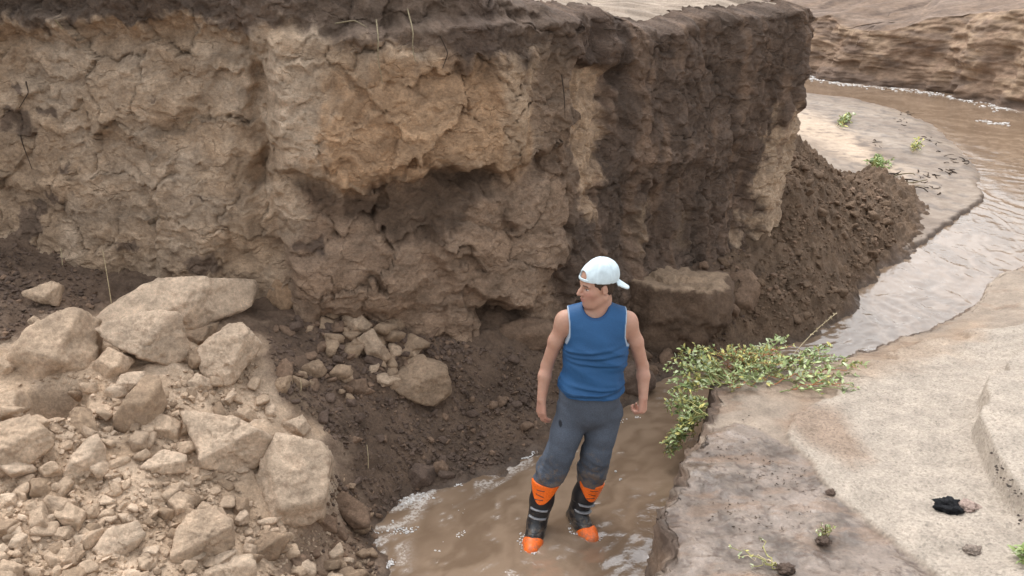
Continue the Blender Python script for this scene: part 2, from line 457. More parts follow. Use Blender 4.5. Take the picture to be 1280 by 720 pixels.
B = np.stack([cp[:, None, 0] - nrm[:, None, 0] * lean, cp[:, None, 1] - nrm[:, None, 1] * lean, Z], -1)
U0, V0 = proj(B)
wb1, wb2 = fbm(B, 3, 4, .55, seed=11), fbm(B, 3, 4, .55, seed=12)
U, Vv = U0 + wb1 * 16, V0 + wb2 * 13
D = np.zeros(U.shape)
front = sst(8.3, 7.9, B[..., 1])
# large masses (metres out of the wall)
D += .15 * sst(-10, 10, (U - np.interp(Vv, [0, 100, 230, 340], [300, 325, 338, 372]))) * sst(760, 560, U)
over = pm(U, Vv, [(335,50),(420,30),(560,20),(710,20),(705,150),(690,185),(640,200),(570,205),(520,222),(470,238),(430,222),(400,212),(350,200)], 7)
D += .14 * over
D += .05 * pm(U, Vv, [(395,130),(430,110),(520,100),(560,190),(470,225),(420,218),(392,190)], 14)
D += .10 * pm(U, Vv, [(545,255),(600,238),(690,205),(700,330),(665,372),(600,368),(560,345),(532,295)], 7)
D += .07 * pm(U, Vv, [(380,330),(430,290),(510,290),(530,345),(500,380),(400,382)], 12)
D -= .11 * pm(U, Vv, [(430,232),(545,212),(620,205),(560,250),(530,285),(490,285),(440,262)], 10)
D += .07 * pm(U, Vv, [(601,60),(626,60),(640,120),(636,150),(622,186),(606,150)], 7)
D -= .08 * pm(U, Vv, [(704,78),(735,72),(764,88),(756,150),(742,250),(722,262),(712,170)], 7)
D += .06 * pm(U, Vv, [(690,60),(770,50),(775,85),(735,74),(700,82)], 8)
D -= .22 * pm(U, Vv, [(582,378),(640,374),(656,388),(640,412),(612,432),(588,425)], 6)
D += .05 * pm(U, Vv, [(760,-30),(1000,-30),(992,120),(930,190),(860,215),(770,205)], 26) * front
D -= .05 * pm(U, Vv, [(765,225),(850,215),(925,200),(935,300),(870,320),(790,330)], 16)
D += .06 * pm(U, Vv, [(785,-30),(870,-30),(850,90),(860,200),(800,230),(780,120)], 18)
D -= .05 * pm(U, Vv, [(0,42),(100,46),(200,34),(300,44),(300,60),(0,62)], 8)
D += .05 * pm(U, Vv, [(-300,-60),(310,-60),(300,30),(200,22),(100,36),(-300,30)], 6)
D += .07 * pm(U, Vv, [(160,70),(240,120),(200,190),(120,150)], 16) + .06 * pm(U, Vv, [(200,190),(320,180),(330,300),(250,320),(180,260)], 18)
D -= .10 * pm(U, Vv, [(300,70),(318,80),(334,230),(318,235)], 6)
D += .05 * sst(.7, 2.0, Z) * sst(7.3, 7.8, B[..., 1])       # the end overhangs
# fluted, crumbling relief
N3 = B.copy()
NL = B + .10 * np.stack([fbm(B, 4, 3, seed=21), fbm(B, 4, 3, seed=22), fbm(B, 4, 3, seed=23)], -1)
fl = fbm(np.stack([NL[..., 0], NL[..., 1], NL[..., 2] * .22], -1), 5.5, 4, .55, seed=24)
strat = fbm(np.stack([NL[..., 0] * .35, NL[..., 1] * .35, NL[..., 2] * 2.2 + NL[..., 0] * .25], -1), 4.0, 4, .6, seed=25)
rg_ = ridge(NL, 2.6, 5, .55, seed=26)
right = sst(640, 760, U)
left_ = 1 - right
D += .048 * fl * (.2 + .6 * right) + .05 * right * ridge(np.stack([NL[..., 0], NL[..., 1], NL[..., 2] * .16], -1), 3.2, 3, .5, seed=33) + .018 * strat + .006 * (rg_ - .6)
f1, f2, ci, tl = worley(NL * np.array([1, 1, 1.15]), 2.3, 4, True)
D += (.050 * tl + .030 * (ci - .5)) * (.3 + .7 * left_)   # broken plates, each of its own slope
D -= .035 * sst(.045, .0, f2 - f1) * sst(.45, .8, ci)
f1, f2, ci, tl = worley(NL * np.array([1, 1, 1.5]), 6.0, 5, True)
D += .007 * tl + .003 * (ci - .5)
f1, f2, ci, tl = worley(NL * np.array([1, 1, 1.7]), 16.0, 6, True)
D += .006 * tl + .003 * (ci - .5)
crumb = np.clip(.45 + 1.2 * fbm(B, 1.7, 3, seed=30), 0, 1)
D += .009 * fbm(B, 22, 4, .65, seed=27) * (.25 + crumb)
D += .035 * np.clip(fbm(B, 10, 3, seed=28), 0, 1) * sst(90, 20, Vv)
# rounded lip that rolls back over the top
roll = sst(.965, 1.0, tt)[None] ** 2
inn = roll * .30
Vc = np.stack([B[..., 0] + nrm[:, None, 0] * (D - inn), B[..., 1] + nrm[:, None, 1] * (D - inn), B[..., 2]], -1)
Vc[..., 2] += .03 * fbm(B, 9, 4, .6, seed=29) * sst(0, .2, tt)[None]
# colours of the earth: dry tan, warm sandy, wet dark, and a darker brown recess
mt = fbm(B, 2.4, 5, .6, seed=31); mt2 = fbm(B, 8, 4, .6, seed=32)
Uc, Vcc = U0 + wb1 * 26 + mt2 * 14, V0 + wb2 * 22 + mt2 * 12
cc = lerp(np.zeros(B.shape) + TAN * .92, PALE * .86, np.clip(.35 + .9 * mt, 0, 1))
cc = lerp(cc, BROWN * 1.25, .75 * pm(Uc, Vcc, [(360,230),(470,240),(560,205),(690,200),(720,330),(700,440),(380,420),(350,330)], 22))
cc = lerp(cc, BROWN * .62, .8 * pm(U0 + 10 * mt2, V0 + 8 * wb2, [(365,222),(430,236),(470,244),(520,232),(570,212),(632,206),(575,250),(535,292),(500,292),(440,268),(385,250)], 9))  # darker brown across the recess, following the overhang's lower edge
cc = lerp(cc, WARM, .85 * pm(Uc, Vcc, [(395,110),(470,70),(590,60),(640,130),(640,200),(560,205),(470,232),(400,215)], 20))
cc = lerp(cc, WARM * 1.15, .7 * pm(Uc, Vcc, [(398,130),(425,125),(440,215),(405,205)], 12))
cc = lerp(cc, PALE * 1.02, .7 * pm(Uc, Vcc, [(325,60),(400,70),(410,130),(395,210),(345,200)], 16))
cc = lerp(cc, DARK * 1.1, .9 * pm(Uc, Vcc, [(-500,-80),(310,-80),(310,24),(200,16),(100,30),(-500,28)], 7))
cc = lerp(cc, DARK * 1.45, .85 * pm(Uc, Vcc, [(305,-80),(620,-80),(600,58),(560,66),(520,46),(460,52),(400,30),(300,34)], 14))
cc = lerp(cc, DARK * 1.3, .9 * pm(Uc, Vcc, [(560,-50),(760,-50),(770,90),(700,90),(640,62),(560,90)], 16))
cc = lerp(cc, BROWN * .85, .8 * pm(Uc, Vcc, [(640,60),(715,90),(715,330),(690,250),(650,180)], 18))
vst = fbm(np.stack([B[..., 0], B[..., 1], B[..., 2] * .16], -1), 5, 4, .6, seed=34)
cc = lerp(cc, DARK * 1.5 * (1 + .45 * vst[..., None]), .95 * sst(-20, 20, U0 + wb1 * 14 + mt2 * 8 - np.interp(V0, [0, 90, 250, 340], [665, 712, 706, 694])) * front)
cc = lerp(cc, lerp(cc * 0 + PALE, WARM, .5 + 0 * mt) * 1.0, .95 * pm(U0 + mt2 * 8, V0, [(704,85),(748,85),(752,150),(738,275),(722,270),(714,170)], 7))
cc = lerp(cc, TAN, .9 * pm(U0 + mt2 * 8, V0, [(603,62),(622,62),(636,130),(634,190),(612,186),(606,130)], 7))
cc = lerp(cc, lerp(TAN, PALE, .4), .9 * pm(U0 + wb1 * 22 + mt2 * 14, V0, [(1010,70),(978,130),(950,200),(925,315),(975,325),(1015,200)], 10))
cc = lerp(cc, TAN * .72, .7 * pm(U0 + mt2 * 8, V0, [(797,255),(817,250),(808,315),(795,318)], 7))
cc = lerp(cc, TAN * .6, .5 * pm(U0 + mt2 * 10, V0, [(848,265),(862,265),(858,310),(845,310)], 8))
cc = lerp(cc, BROWN * 1.15, .55 * sst(.15, .55, vst) * right)
for (u_, v_, r_) in [(22,150,22),(67,140,9),(30,118,7),(82,214,13),(45,265,16),(70,250,8),(160,300,12),(250,330,20),(200,128,4),(255,250,5),(390,300,18),(36,285,20)]:
    cc = lerp(cc, DARK * 1.5, .8 * sst(r_ * 1.2, r_ * .75, np.hypot((U0 - u_ + 16 * mt2), (V0 - v_ + 14 * wb1) * 1.5)))
cc = lerp(cc, BROWN * .8, .75 * sst(B[..., 1] * 0 + 8.0, 8.4, B[..., 1]) * (1 - sst(.3, .6, mt)))
shade = 1 + .22 * strat[..., None] + .10 * mt2[..., None]
cc = cc * np.clip(shade, .6, 1.4)
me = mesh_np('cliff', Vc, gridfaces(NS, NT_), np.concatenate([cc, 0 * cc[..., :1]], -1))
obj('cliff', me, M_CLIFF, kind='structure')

# ------------------------------------------------------------------ plateau on top of the cliff
cpi = np.linspace(0, NS - 1, 700).astype(int)
edge = np.stack([Vc[cpi, -1, 0] + nrm[cpi, 0] * .05, Vc[cpi, -1, 1] + nrm[cpi, 1] * .05, Vc[cpi, -1, 2] - .05], -1)      # tucked under the lip
ctr = np.array([-30.0, 30.0, 3.3])
tq = np.concatenate([np.linspace(0, .08, 60), np.linspace(.085, 1, 50)])
PT = edge[:, None] + (ctr - edge)[:, None] * tq[None, :, None]
PT[..., 2] = edge[:, None, 2] + .028 * fbm(PT, 2.5, 4, seed=41) * sst(0, .01, tq)[None] + .045 * sst(0, .012, tq)[None]
pc = np.zeros(PT.shape) + SAND * (1 + .2 * fbm(PT, 5, 3, seed=42)[..., None])
obj('plateau', mesh_np('plateau', PT, gridfaces(len(cpi), len(tq), True), pc), M_BANK, kind='structure')

# ------------------------------------------------------------------ far bank across the bend
fb = [(760,66),(900,80),(1000,92),(1040,103),(1110,109),(1160,113),(1220,127),(1280,139),(1400,158),(1600,190),(2000,240)]
fbp = np.array([at(u, v, 0) for u, v in fb])
fbe, s_ = resample(np.concatenate([[[-12, 34, 0]], fbp, [[40, 9, 0]]]), 0.05)
keep = (fbe[:, 0] > -14) & (fbe[:, 0] < 39); fbe = fbe[keep]
tg = np.gradient(fbe[:, :2], axis=0); tg /= np.linalg.norm(tg, axis=1)[:, None]
fn = np.stack([tg[:, 1], -tg[:, 0]], -1)
tu = np.array([600, 900, 1000, 1035, 1060, 1110, 1180, 1240, 1280, 1400, 1800]); tv = np.array([20, 25, 28, 42, 46, 40, 20, 12, 9, 0, -10])
eu, _ = proj(fbe + np.array([0, .6, 1.4]))
zt = aty(eu, np.interp(eu, tu, tv), fbe[:, 1] + .7)[:, 2]
zt = np.clip(zt + .12, .9, 2.5) + .05 * fbm(fbe, 1.5, 3, seed=51)
rows = []
tf = np.linspace(0, 1, 90)
for t in tf:
    rows.append(np.stack([fbe[:, 0] - fn[:, 0] * (.75 * t ** 1.3), fbe[:, 1] - fn[:, 1] * (.75 * t ** 1.3), -.2 + (zt + .2) * t], -1))
for b_, dz in [(.05, 0.0), (.15, .02), (.35, .05), (.6, .07), (.9, .10), (1.3, .12), (1.8, .18), (2.4, .26), (3.2, .36), (4.5, .42), (6.5, .5), (9, .6), (14, .7), (25, .8), (50, .9), (110, 1.0)]:
    rows.append(np.stack([fbe[:, 0] - fn[:, 0] * (.75 + b_), fbe[:, 1] - fn[:, 1] * (.75 + b_), zt + dz], -1))
R_ = np.stack(rows, 1)
nf = len(tf)
onf = np.concatenate([np.sin(np.linspace(0, np.pi, nf)) ** .5, np.zeros(R_.shape[1] - nf)])
dd = .26 * fbm(R_, 1.0, 3, .45, seed=52) + .03 * ridge(R_, 2.3, 3, seed=53) + .05 * fbm(R_ * np.array([1, 1, .5]), 4, 3, seed=54)
lay = R_[..., 2] * 5 + 1.2 * fbm(R_, .6, 3, seed=58)
dd = dd + .10 * fbm(np.stack([R_[..., 0] * .5, R_[..., 1] * .5, R_[..., 2] * 2.5], -1), 1.6, 4, .6, seed=59)      # broken, worn shelves
dd[:, nf:] *= .25
wgt = np.concatenate([np.ones(nf), np.linspace(1, 0, 8), np.zeros(R_.shape[1] - nf - 8)])
R_[..., 0] += fn[:, None, 0] * dd * wgt; R_[..., 1] += fn[:, None, 1] * dd * wgt
R_[:, nf:, 2] += .16 * fbm(R_[:, nf:], 1.3, 4, .55, seed=55) * np.linspace(.3, 1, R_.shape[1] - nf)
fu, fv = proj(R_)
q1 = fbm(R_, 1.3, 4, seed=56); q2 = fbm(R_ * np.array([1, 1, 3.]), 2.5, 4, seed=57)
fc = lerp(np.zeros(R_.shape) + BROWN * 1.05, lerp(TAN, WARM, .1) * .72, np.clip(.5 + q1, 0, 1))
fc = lerp(fc, BROWN * 1.2, .8 * np.clip(q2 * 1.6 + .1, 0, 1))
fc = lerp(fc, BROWN * .9, .9 * pm(fu + 14 * q1, fv + 8 * q2, [(985,62),(1060,70),(1150,88),(1230,112),(1290,128),(1290,170),(985,140)], 9))
fc = lerp(fc, DARK * 1.5, .7 * sst(.05, .45, fbm(np.stack([R_[..., 0] * .35, R_[..., 1] * .35, R_[..., 2] * 1.6], -1), 2.0, 4, .65, seed=60)) * (1 - .6 * sst(1200, 1280, fu)))
fc = lerp(fc, DARK * 1.2, .8 * np.clip(1 - sst(.02, .22, R_[..., 2] + .12 * q2), 0, 1))
fc[:, nf:] = lerp(BROWN * .8 + 0 * fc[:, nf:], lerp(MUD, BROWN, .5) * 1.1, np.clip(.5 + q1[:, nf:], 0, 1))
fc[:, nf:] = lerp(fc[:, nf:], DARK * 1.3, .75 * sst(.05, .4, q2[:, nf:]))
obj('far_bank', mesh_np('far_bank', R_, gridfaces(R_.shape[0], R_.shape[1]), np.concatenate([fc, 0 * fc[..., :1]], -1)), M_FAR, kind='structure')

# ------------------------------------------------------------------ sandbar inside the bend
bar_px = [(1060,330),(1100,322),(1140,307),(1165,292),(1192,272),(1215,258),(1231,243),(1227,232),(1231,215),(1222,196),(1205,176),(1170,152),(1130,134),(1075,120),(1000,112),(940,108)]
bar = np.array([at(u, v, .05)[:2] for u, v in bar_px] + [[1.0, 19.0], [1.0, 12.0], [2.2, 8.5]])
BX, BY = np.arange(2.0, 11.5, .028), np.arange(7.0, 19.5, .034)
bx, by = np.meshgrid(BX, BY)
P = np.stack([bx, by, bx * 0], -1)
sdb = polysd(bx + .06 * fbm(P, 3, 4, seed=61), by + .06 * fbm(P, 3, 4, seed=62), bar)
farr = sst(11, 14.5, by)
soft = .02 + .5 * farr
bz = -.10 + .15 * sst(-soft, soft, sdb) + .035 * sst(0, 1.4, sdb) + .014 * fbm(P, 1.6, 4, seed=63) * sst(0, .3, sdb)
bz += .012 * sst(.3, .6, fbm(P * np.array([1, .5, 1]), 2.4, 3, seed=64)) + .05 * sst(1.5, 3.2, sdb) 
bar_h = bz
u_, v_ = proj(np.stack([bx, by, bz], -1))
m1 = fbm(np.stack([bx * .6 + by * .35, by * .25, bx * 0], -1), 2.2, 4, seed=65); m2 = fbm(P, 5, 4, seed=66)
bc = lerp(np.zeros(P.shape) + lerp(MUD, TAN, .35) * .72, lerp(SAND, TAN, .4) * .72, np.clip(.45 + m1, 0, 1))
bc = lerp(bc, PALE * .85, .9 * pm(u_ + 12 * m2, v_ + 8 * m1, [(960,125),(1010,140),(1060,165),(1100,195),(1120,215),(1075,205),(1010,175),(960,160)], 9))
bc = lerp(bc, PALE * .75, .6 * pm(u_ + 12 * m2, v_ + 8 * m1, [(1080,190),(1130,205),(1170,225),(1130,232),(1100,215)], 9))
bc = lerp(bc, MUD * .62, .6 * sst(.12, .5, m2) * sst(9.5, 10.5, by))
bc = lerp(bc, DARK * 1.2, .9 * (1 - sst(.0, .07, sdb)) * (1 - farr) * sst(.035, .0, bz - .045))
wetb = np.clip(.85 - .65 * pm(u_, v_, [(960,120),(1100,180),(1130,225),(960,180)], 12) + .3 * m1, 0, 1)
obj('sandbar', mesh_np('sandbar', np.stack([bx, by, bz], -1), gridfaces(len(BY), len(BX)), np.concatenate([bc, wetb[..., None]], -1)), M_BAR, kind='structure')
def bar_z(x, y):
    i = np.clip(((np.asarray(x) - 2.0) / .028).astype(int), 0, len(BX) - 1); j = np.clip(((np.asarray(y) - 7.0) / .034).astype(int), 0, len(BY) - 1)
    return bar_h[j, i]

# ------------------------------------------------------------------ sandy bank on the near side
eb = [(808,740,.44),(822,705,.45),(828,688,.46),(820,660,.46),(818,640,.46),(834,604,.46),(846,570,.46),(868,542,.46),(884,516,.46),(880,490,.46),(905,468,.45),(950,458,.42),(1000,452,.38),(1050,446,.32),(1085,434,.26),(1130,418,.24),(1185,398,.24),(1222,378,.26),(1236,350,.28),(1262,337,.30),(1300,328,.3),(1400,318,.3),(1600,300,.3)]
ebp = np.array([at(*q) for q in eb])
ebp = np.concatenate([[[-1.6, -3.0, 1.0], [-.9, 0.5, .8], [-.1, 2.0, .55], [.35, 2.7, .46]], ebp, [[14, 13, .4]]])
BPTS = np.concatenate([ebp, [at(*q) for q in [(1000,600,.49),(1150,720,.53),(1100,500,.46),(1280,400,.40),(1280,720,.62),(1200,600,.52),(900,700,.475),(1280,560,.56),(900,560,.47),(1000,500,.45),(1150,450,.38),(1060,650,.50)]],
   [[1.0, .2, 1.5], [0, -1, 1.7], [2.2, 1.2, 1.1], [3.5, 2.5, .85], [5, 4, .7], [8, 6, .6], [12, 8, .6], [6, -4, 1.7], [0, -6, 1.8]]])
BANK = RBF(BPTS)
C0 = np.array([2.75, 2.1])
ed, s_ = resample(ebp, .0085)
P = ed.copy()
jit = .05 * fbm(P, 4, 4, .6, seed=71) + .02 * fbm(P, 13, 3, .5, seed=72)
for nu, nv_, na in ((838, 665, .10), (888, 497, .07), (850, 585, .03)):      # bites broken out of the lip
    q = at(nu, nv_, .46); jit = jit + na * np.exp(-((ed[:, 0] - q[0]) ** 2 + (ed[:, 1] - q[1]) ** 2) / .011)
vis = (s_ > 3.0) & (ed[:, 0] < 9)
sel = np.where(vis, True, np.arange(len(ed)) % 12 == 0)
ed, jit = ed[sel], jit[sel]
dr = C0 - ed[:, :2]; L = np.linalg.norm(dr, axis=1); dr /= L[:, None]
ed2 = ed[:, :2] + dr * jit[:, None]
prof_d = np.array([.16, .15, .13, .11, .10, .095, .09, .085, .08, .072, .064, .056, .048, .04, .033, .026, .02, .014, .009, .005, .002])
prof_z = np.linspace(0, .985, len(prof_d))
tin = np.linspace(0, 1, 300)[1:]
zl = BANK(ed2[:, 0], ed2[:, 1])
fo_ = (-(.05 + .75 * np.clip(jit, 0, .2)))[:, None] * (1 - prof_z[None] ** 1.6)            # the foot runs out below the lip
face = np.stack([ed2[:, None, 0] + dr[:, None, 0] * fo_, ed2[:, None, 1] + dr[:, None, 1] * fo_, -.2 + (zl[:, None] + .2) * prof_z], -1)
ixy = ed2[:, None] + (C0 - ed2)[:, None] * tin[None, :, None]
inner = np.concatenate([ixy, BANK(ixy[..., 0], ixy[..., 1])[..., None]], -1)
R_ = np.concatenate([face, inner], 1)
nf = len(prof_d)
dst = np.concatenate([np.zeros((len(ed2), nf)), tin[None] * L[:, None]], 1)   # distance in from the lip
R_[..., 2] -= .03 * np.exp(-dst / .035) * (np.arange(R_.shape[1]) >= nf)
bu, bv = proj(R_)
n1, n2 = fbm(R_, 3, 4, seed=73), fbm(R_, 12, 4, seed=74)
U_, V_ = bu + 12 * n1 + 4 * n2, bv + 8 * n1
infc = (np.arange(R_.shape[1]) >= nf)[None] * sst(0, .05, dst)
gravel = pm(U_, V_, [(1060,470),(1130,440),(1290,400),(1500,400),(1500,900),(1290,800),(1168,722),(1100,668),(1043,622),(1012,580),(985,553),(985,520),(1040,500)], 4) * infc
mud = pm(U_, V_, [(800,800),(820,600),(880,535),(935,535),(985,556),(1012,582),(1043,624),(1100,670),(1168,724),(1230,800)], 3) * infc
ter = pm(bu + 8 * n1, bv + 8 * n1, [(1300,440),(1262,470),(1228,520),(1217,555),(1238,605),(1262,645),(1330,700),(1600,700),(1600,400)], 4) * infc
R_[..., 2] += ter * .15 + gravel * .028 + .020 * n1 * infc + .006 * n2 * infc + .005 * ridge(R_ * np.array([1, 1.8, 1]), 4.5, 4, .5, seed=78) * mud
R_[..., 2] += infc * .035 * pm(bu, bv, [(1215,380),(1240,340),(1330,320),(1330,372),(1260,385)], 10)
# gravel relief and little drying cracks
w, _, ci = worley(R_, 55, 6)
R_[..., 2] += gravel * .006 * np.clip(.6 - w, 0, .6) * 2
fw = (1 - infc) if False else np.where(np.arange(R_.shape[1])[None] < nf + 6, 1.0, 0.0)
off = fw * (.03 * ridge(R_, 5, 3, .45, seed=75) + .018 * fbm(R_, 14, 3, .5, seed=76))
R_[..., 0] += dr[:, None, 0] * off; R_[..., 1] += dr[:, None, 1] * off
bc = lerp(np.zeros(R_.shape) + SAND * .92, SAND * 1.08, np.clip(.5 + n1, 0, 1))
bc = lerp(bc, GRAV, .9 * gravel)
bc = lerp(bc, MUD * .88, .92 * mud * (1 - .35 * np.clip(n1 + .2, 0, 1)))
stain = pm(U_, V_, [(1000,505),(1050,520),(1085,575),(1060,585),(1010,560),(970,525)], 12)
bc = lerp(bc, BROWN * 1.35, .65 * stain * infc)
bc = lerp(bc, WARM * .95, .35 * pm(U_, V_, [(1070,440),(1230,400),(1230,430),(1090,480),(1000,500),(960,490)], 16))
frill = np.clip(1 - sst(.0, .04, dst + .03 * n2), 0, 1)
facec = lerp(np.zeros(R_.shape) + DARK * 1.3, BROWN * .9, np.clip(.4 + n1, 0, 1))
bc = lerp(bc, facec, frill * .9)
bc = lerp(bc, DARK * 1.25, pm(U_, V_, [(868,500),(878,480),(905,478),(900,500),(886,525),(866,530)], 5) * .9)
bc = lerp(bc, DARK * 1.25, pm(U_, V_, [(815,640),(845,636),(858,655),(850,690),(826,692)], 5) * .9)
bm_ = fbm(R_, 5, 5, .68, seed=77)
bc = lerp(bc, MUD * .55, .75 * sst(.0, .55, bm_) * mud); bc = lerp(bc, MUD * 1.3, .6 * sst(.0, .5, -bm_) * mud)
bc = lerp(bc, DARK * 1.3, .8 * sst(.30, .42, fbm(R_, 24, 3, .6, seed=79) + .25 * bm_) * mud)
bc = lerp(bc, BROWN * 1.2, .5 * sst(.15, .6, fbm(R_ * np.array([.6, 1.3, 1]), 3.2, 5, .65, seed=80)) * infc * (1 - .9 * gravel))
wetn = np.clip(mud * (.95 + .5 * n1), 0, 1) * infc
me = mesh_np('bank', R_, gridfaces(R_.shape[0], R_.shape[1], True), np.concatenate([bc, wetn[..., None]], -1))
ga = me.attributes.new('gravel', 'FLOAT', 'POINT'); ga.data.foreach_set('value', np.ascontiguousarray((gravel + .25 * infc * (1 - mud)), np.float32).ravel())
obj('bank', me, M_BANK, kind='structure')
_edge2 = ed2; _bpoly = np.concatenate([ed2, [[20, -5], [-3, -8]]])
def bank_z(x, y):
    u, v = proj(np.stack([x, y, BANK(np.asarray(x, float), np.asarray(y, float))], -1))
    n = fbm(np.stack([x, y, 0 * np.asarray(x)], -1), 3, 2, seed=73)
    ins = polysd(np.asarray(x, float), np.asarray(y, float), _bpoly[::6]) > 0
    t = pm(u, v, [(1300,440),(1262,470),(1228,520),(1217,555),(1238,605),(1262,645),(1330,700),(1600,700),(1600,400)], 8)
    return np.where(ins, BANK(np.asarray(x, float), np.asarray(y, float)) + t * .15 + .006, -1.0)

# ------------------------------------------------------------------ muddy stream
WX = np.concatenate([np.arange(-8, -1.6, .2), np.arange(-1.6, 6.5, .024), np.arange(6.5, 13, .06), np.arange(13, 42, .5)])
WY = np.concatenate([np.arange(-6, 2.8, .2), np.arange(2.8, 8.0, .022), np.arange(8.0, 14, .045), np.arange(14, 24, .10), np.arange(24, 40, .6)])
wx, wy = np.meshgrid(WX, WY)
P = np.stack([wx, wy, 0 * wx], -1)
wu, wv = proj(P)
# the current: downstream direction at each place
cl = np.array([at(u, v, 0)[:2] for u, v in [(640,730),(740,640),(800,560),(900,470),(1050,425),(1150,360),(1230,290),(1265,235),(1255,195),(1200,160),(1120,128),(1030,108)]])
tgc = -np.gradient(cl, axis=0); tgc /= np.linalg.norm(tgc, axis=1)[:, None]
wts = 1 / (((P[..., None, :2] - cl) ** 2).sum(-1) + .3) ** 1.5
td = (wts[..., None] * tgc).sum(-2); td /= np.linalg.norm(td, axis=-1)[..., None]
al = (P[..., 0] * td[..., 0] + P[..., 1] * td[..., 1]); ac = (-P[..., 0] * td[..., 1] + P[..., 1] * td[..., 0])
Q = np.stack([al * .45, ac * 1.5, 0 * al], -1)
Q2 = Q + .25 * np.stack([fbm(P, 2.5, 2, seed=81), fbm(P, 2.5, 2, seed=82), 0 * al], -1)
wvz = .011 * fbm(Q2, 3.0, 3, .5, seed=83) + .006 * ridge(Q2, 5.5, 3, .5, seed=84) + .004 * fbm(P, 9, 2, seed=85) + .004 * fbm(Q2, 13, 2, seed=91)
for (lx, ly) in [(.15, 4.24), (.42, 4.34)]:                # rings and a small wake round each boot
    r_ = np.hypot(wx - lx, wy - ly); wvz += .009 * np.cos(r_ * 62) * np.exp(-r_ / .17)
far = sst(9, 15, wy)
wvz = wvz * (1 - .5 * far) * (.5 + .5 * sst(5.0, 6.5, wy))
f_ = fbm(Q2, 2.0, 4, .6, seed=86)
wc = lerp(np.zeros(P.shape) + np.array([.185, .125, .082]), np.array([.27, .19, .13]), np.clip(.5 + 1.1 * f_ + .7 * fbm(Q2, 7, 3, .6, seed=92), 0, 1))
shore = np.array([at(u, v, 0)[:2] for u, v in [(478,740),(470,700),(468,662),(500,630),(560,608),(620,588),(660,573),(700,550),(730,532)]])
dsh = lined(P, shore)
foam = sst(.30, .02, dsh) * sst(-.15, .35, fbm(Q2, 5.5, 4, .65, seed=87)) * pm(wu, wv, [(440,690),(470,590),(620,560),(700,560),(640,600),(600,640),(520,665),(500,760),(440,760)], 18)
foam = np.maximum(foam, .8 * sst(.35, .05, lined(P, fbp[2:])) * sst(-.2, .3, fbm(P, 2.5, 4, seed=88)))
lines = np.abs(fbm(Q2, 3.2, 3, .5, seed=89))
foam = np.maximum(foam, .55 * sst(.035, .0, lines) * sst(0, .35, fbm(P, 1.7, 3, seed=90)) * sst(9.5, 8, wy))
me = mesh_np('stream', np.stack([wx, wy, wvz], -1), gridfaces(len(WY), len(WX)), np.concatenate([wc, np.clip(foam, 0, 1)[..., None]], -1))
T = NT('muddy_water')
vec = T.n('NewGeometry').outputs['Position']; a_ = T.n('Attribute', attribute_name='Col')
nz = T.noise(vec, 55, 4, .65); nb = T.noise(vec, 9, 4, .6, .6); nc = T.noise(vec, 34, 3, .6, .4)
fm = T.math('MULTIPLY', a_.outputs['Alpha'], T.ramp(nz, .38, .62, .15, 1.0))
T.l(T.mix(fm, a_.outputs['Color'], (.62, .57, .52)), T.b.inputs['Base Color'])
T.l(T.ramp(fm, 0, 1, .11, .7), T.b.inputs['Roughness'])
T.s(T.b, IOR=1.8, **{'Specular_IOR_Level': .6})
bp = T.n('Bump'); T.s(bp, Strength=.25, Distance=.015); T.l(T.math('ADD', nb, T.math('MULTIPLY', nc, .35)), bp.inputs['Height']); T.l(bp.outputs[0], T.b.inputs['Normal'])
obj('stream', me, T.m, kind='structure')
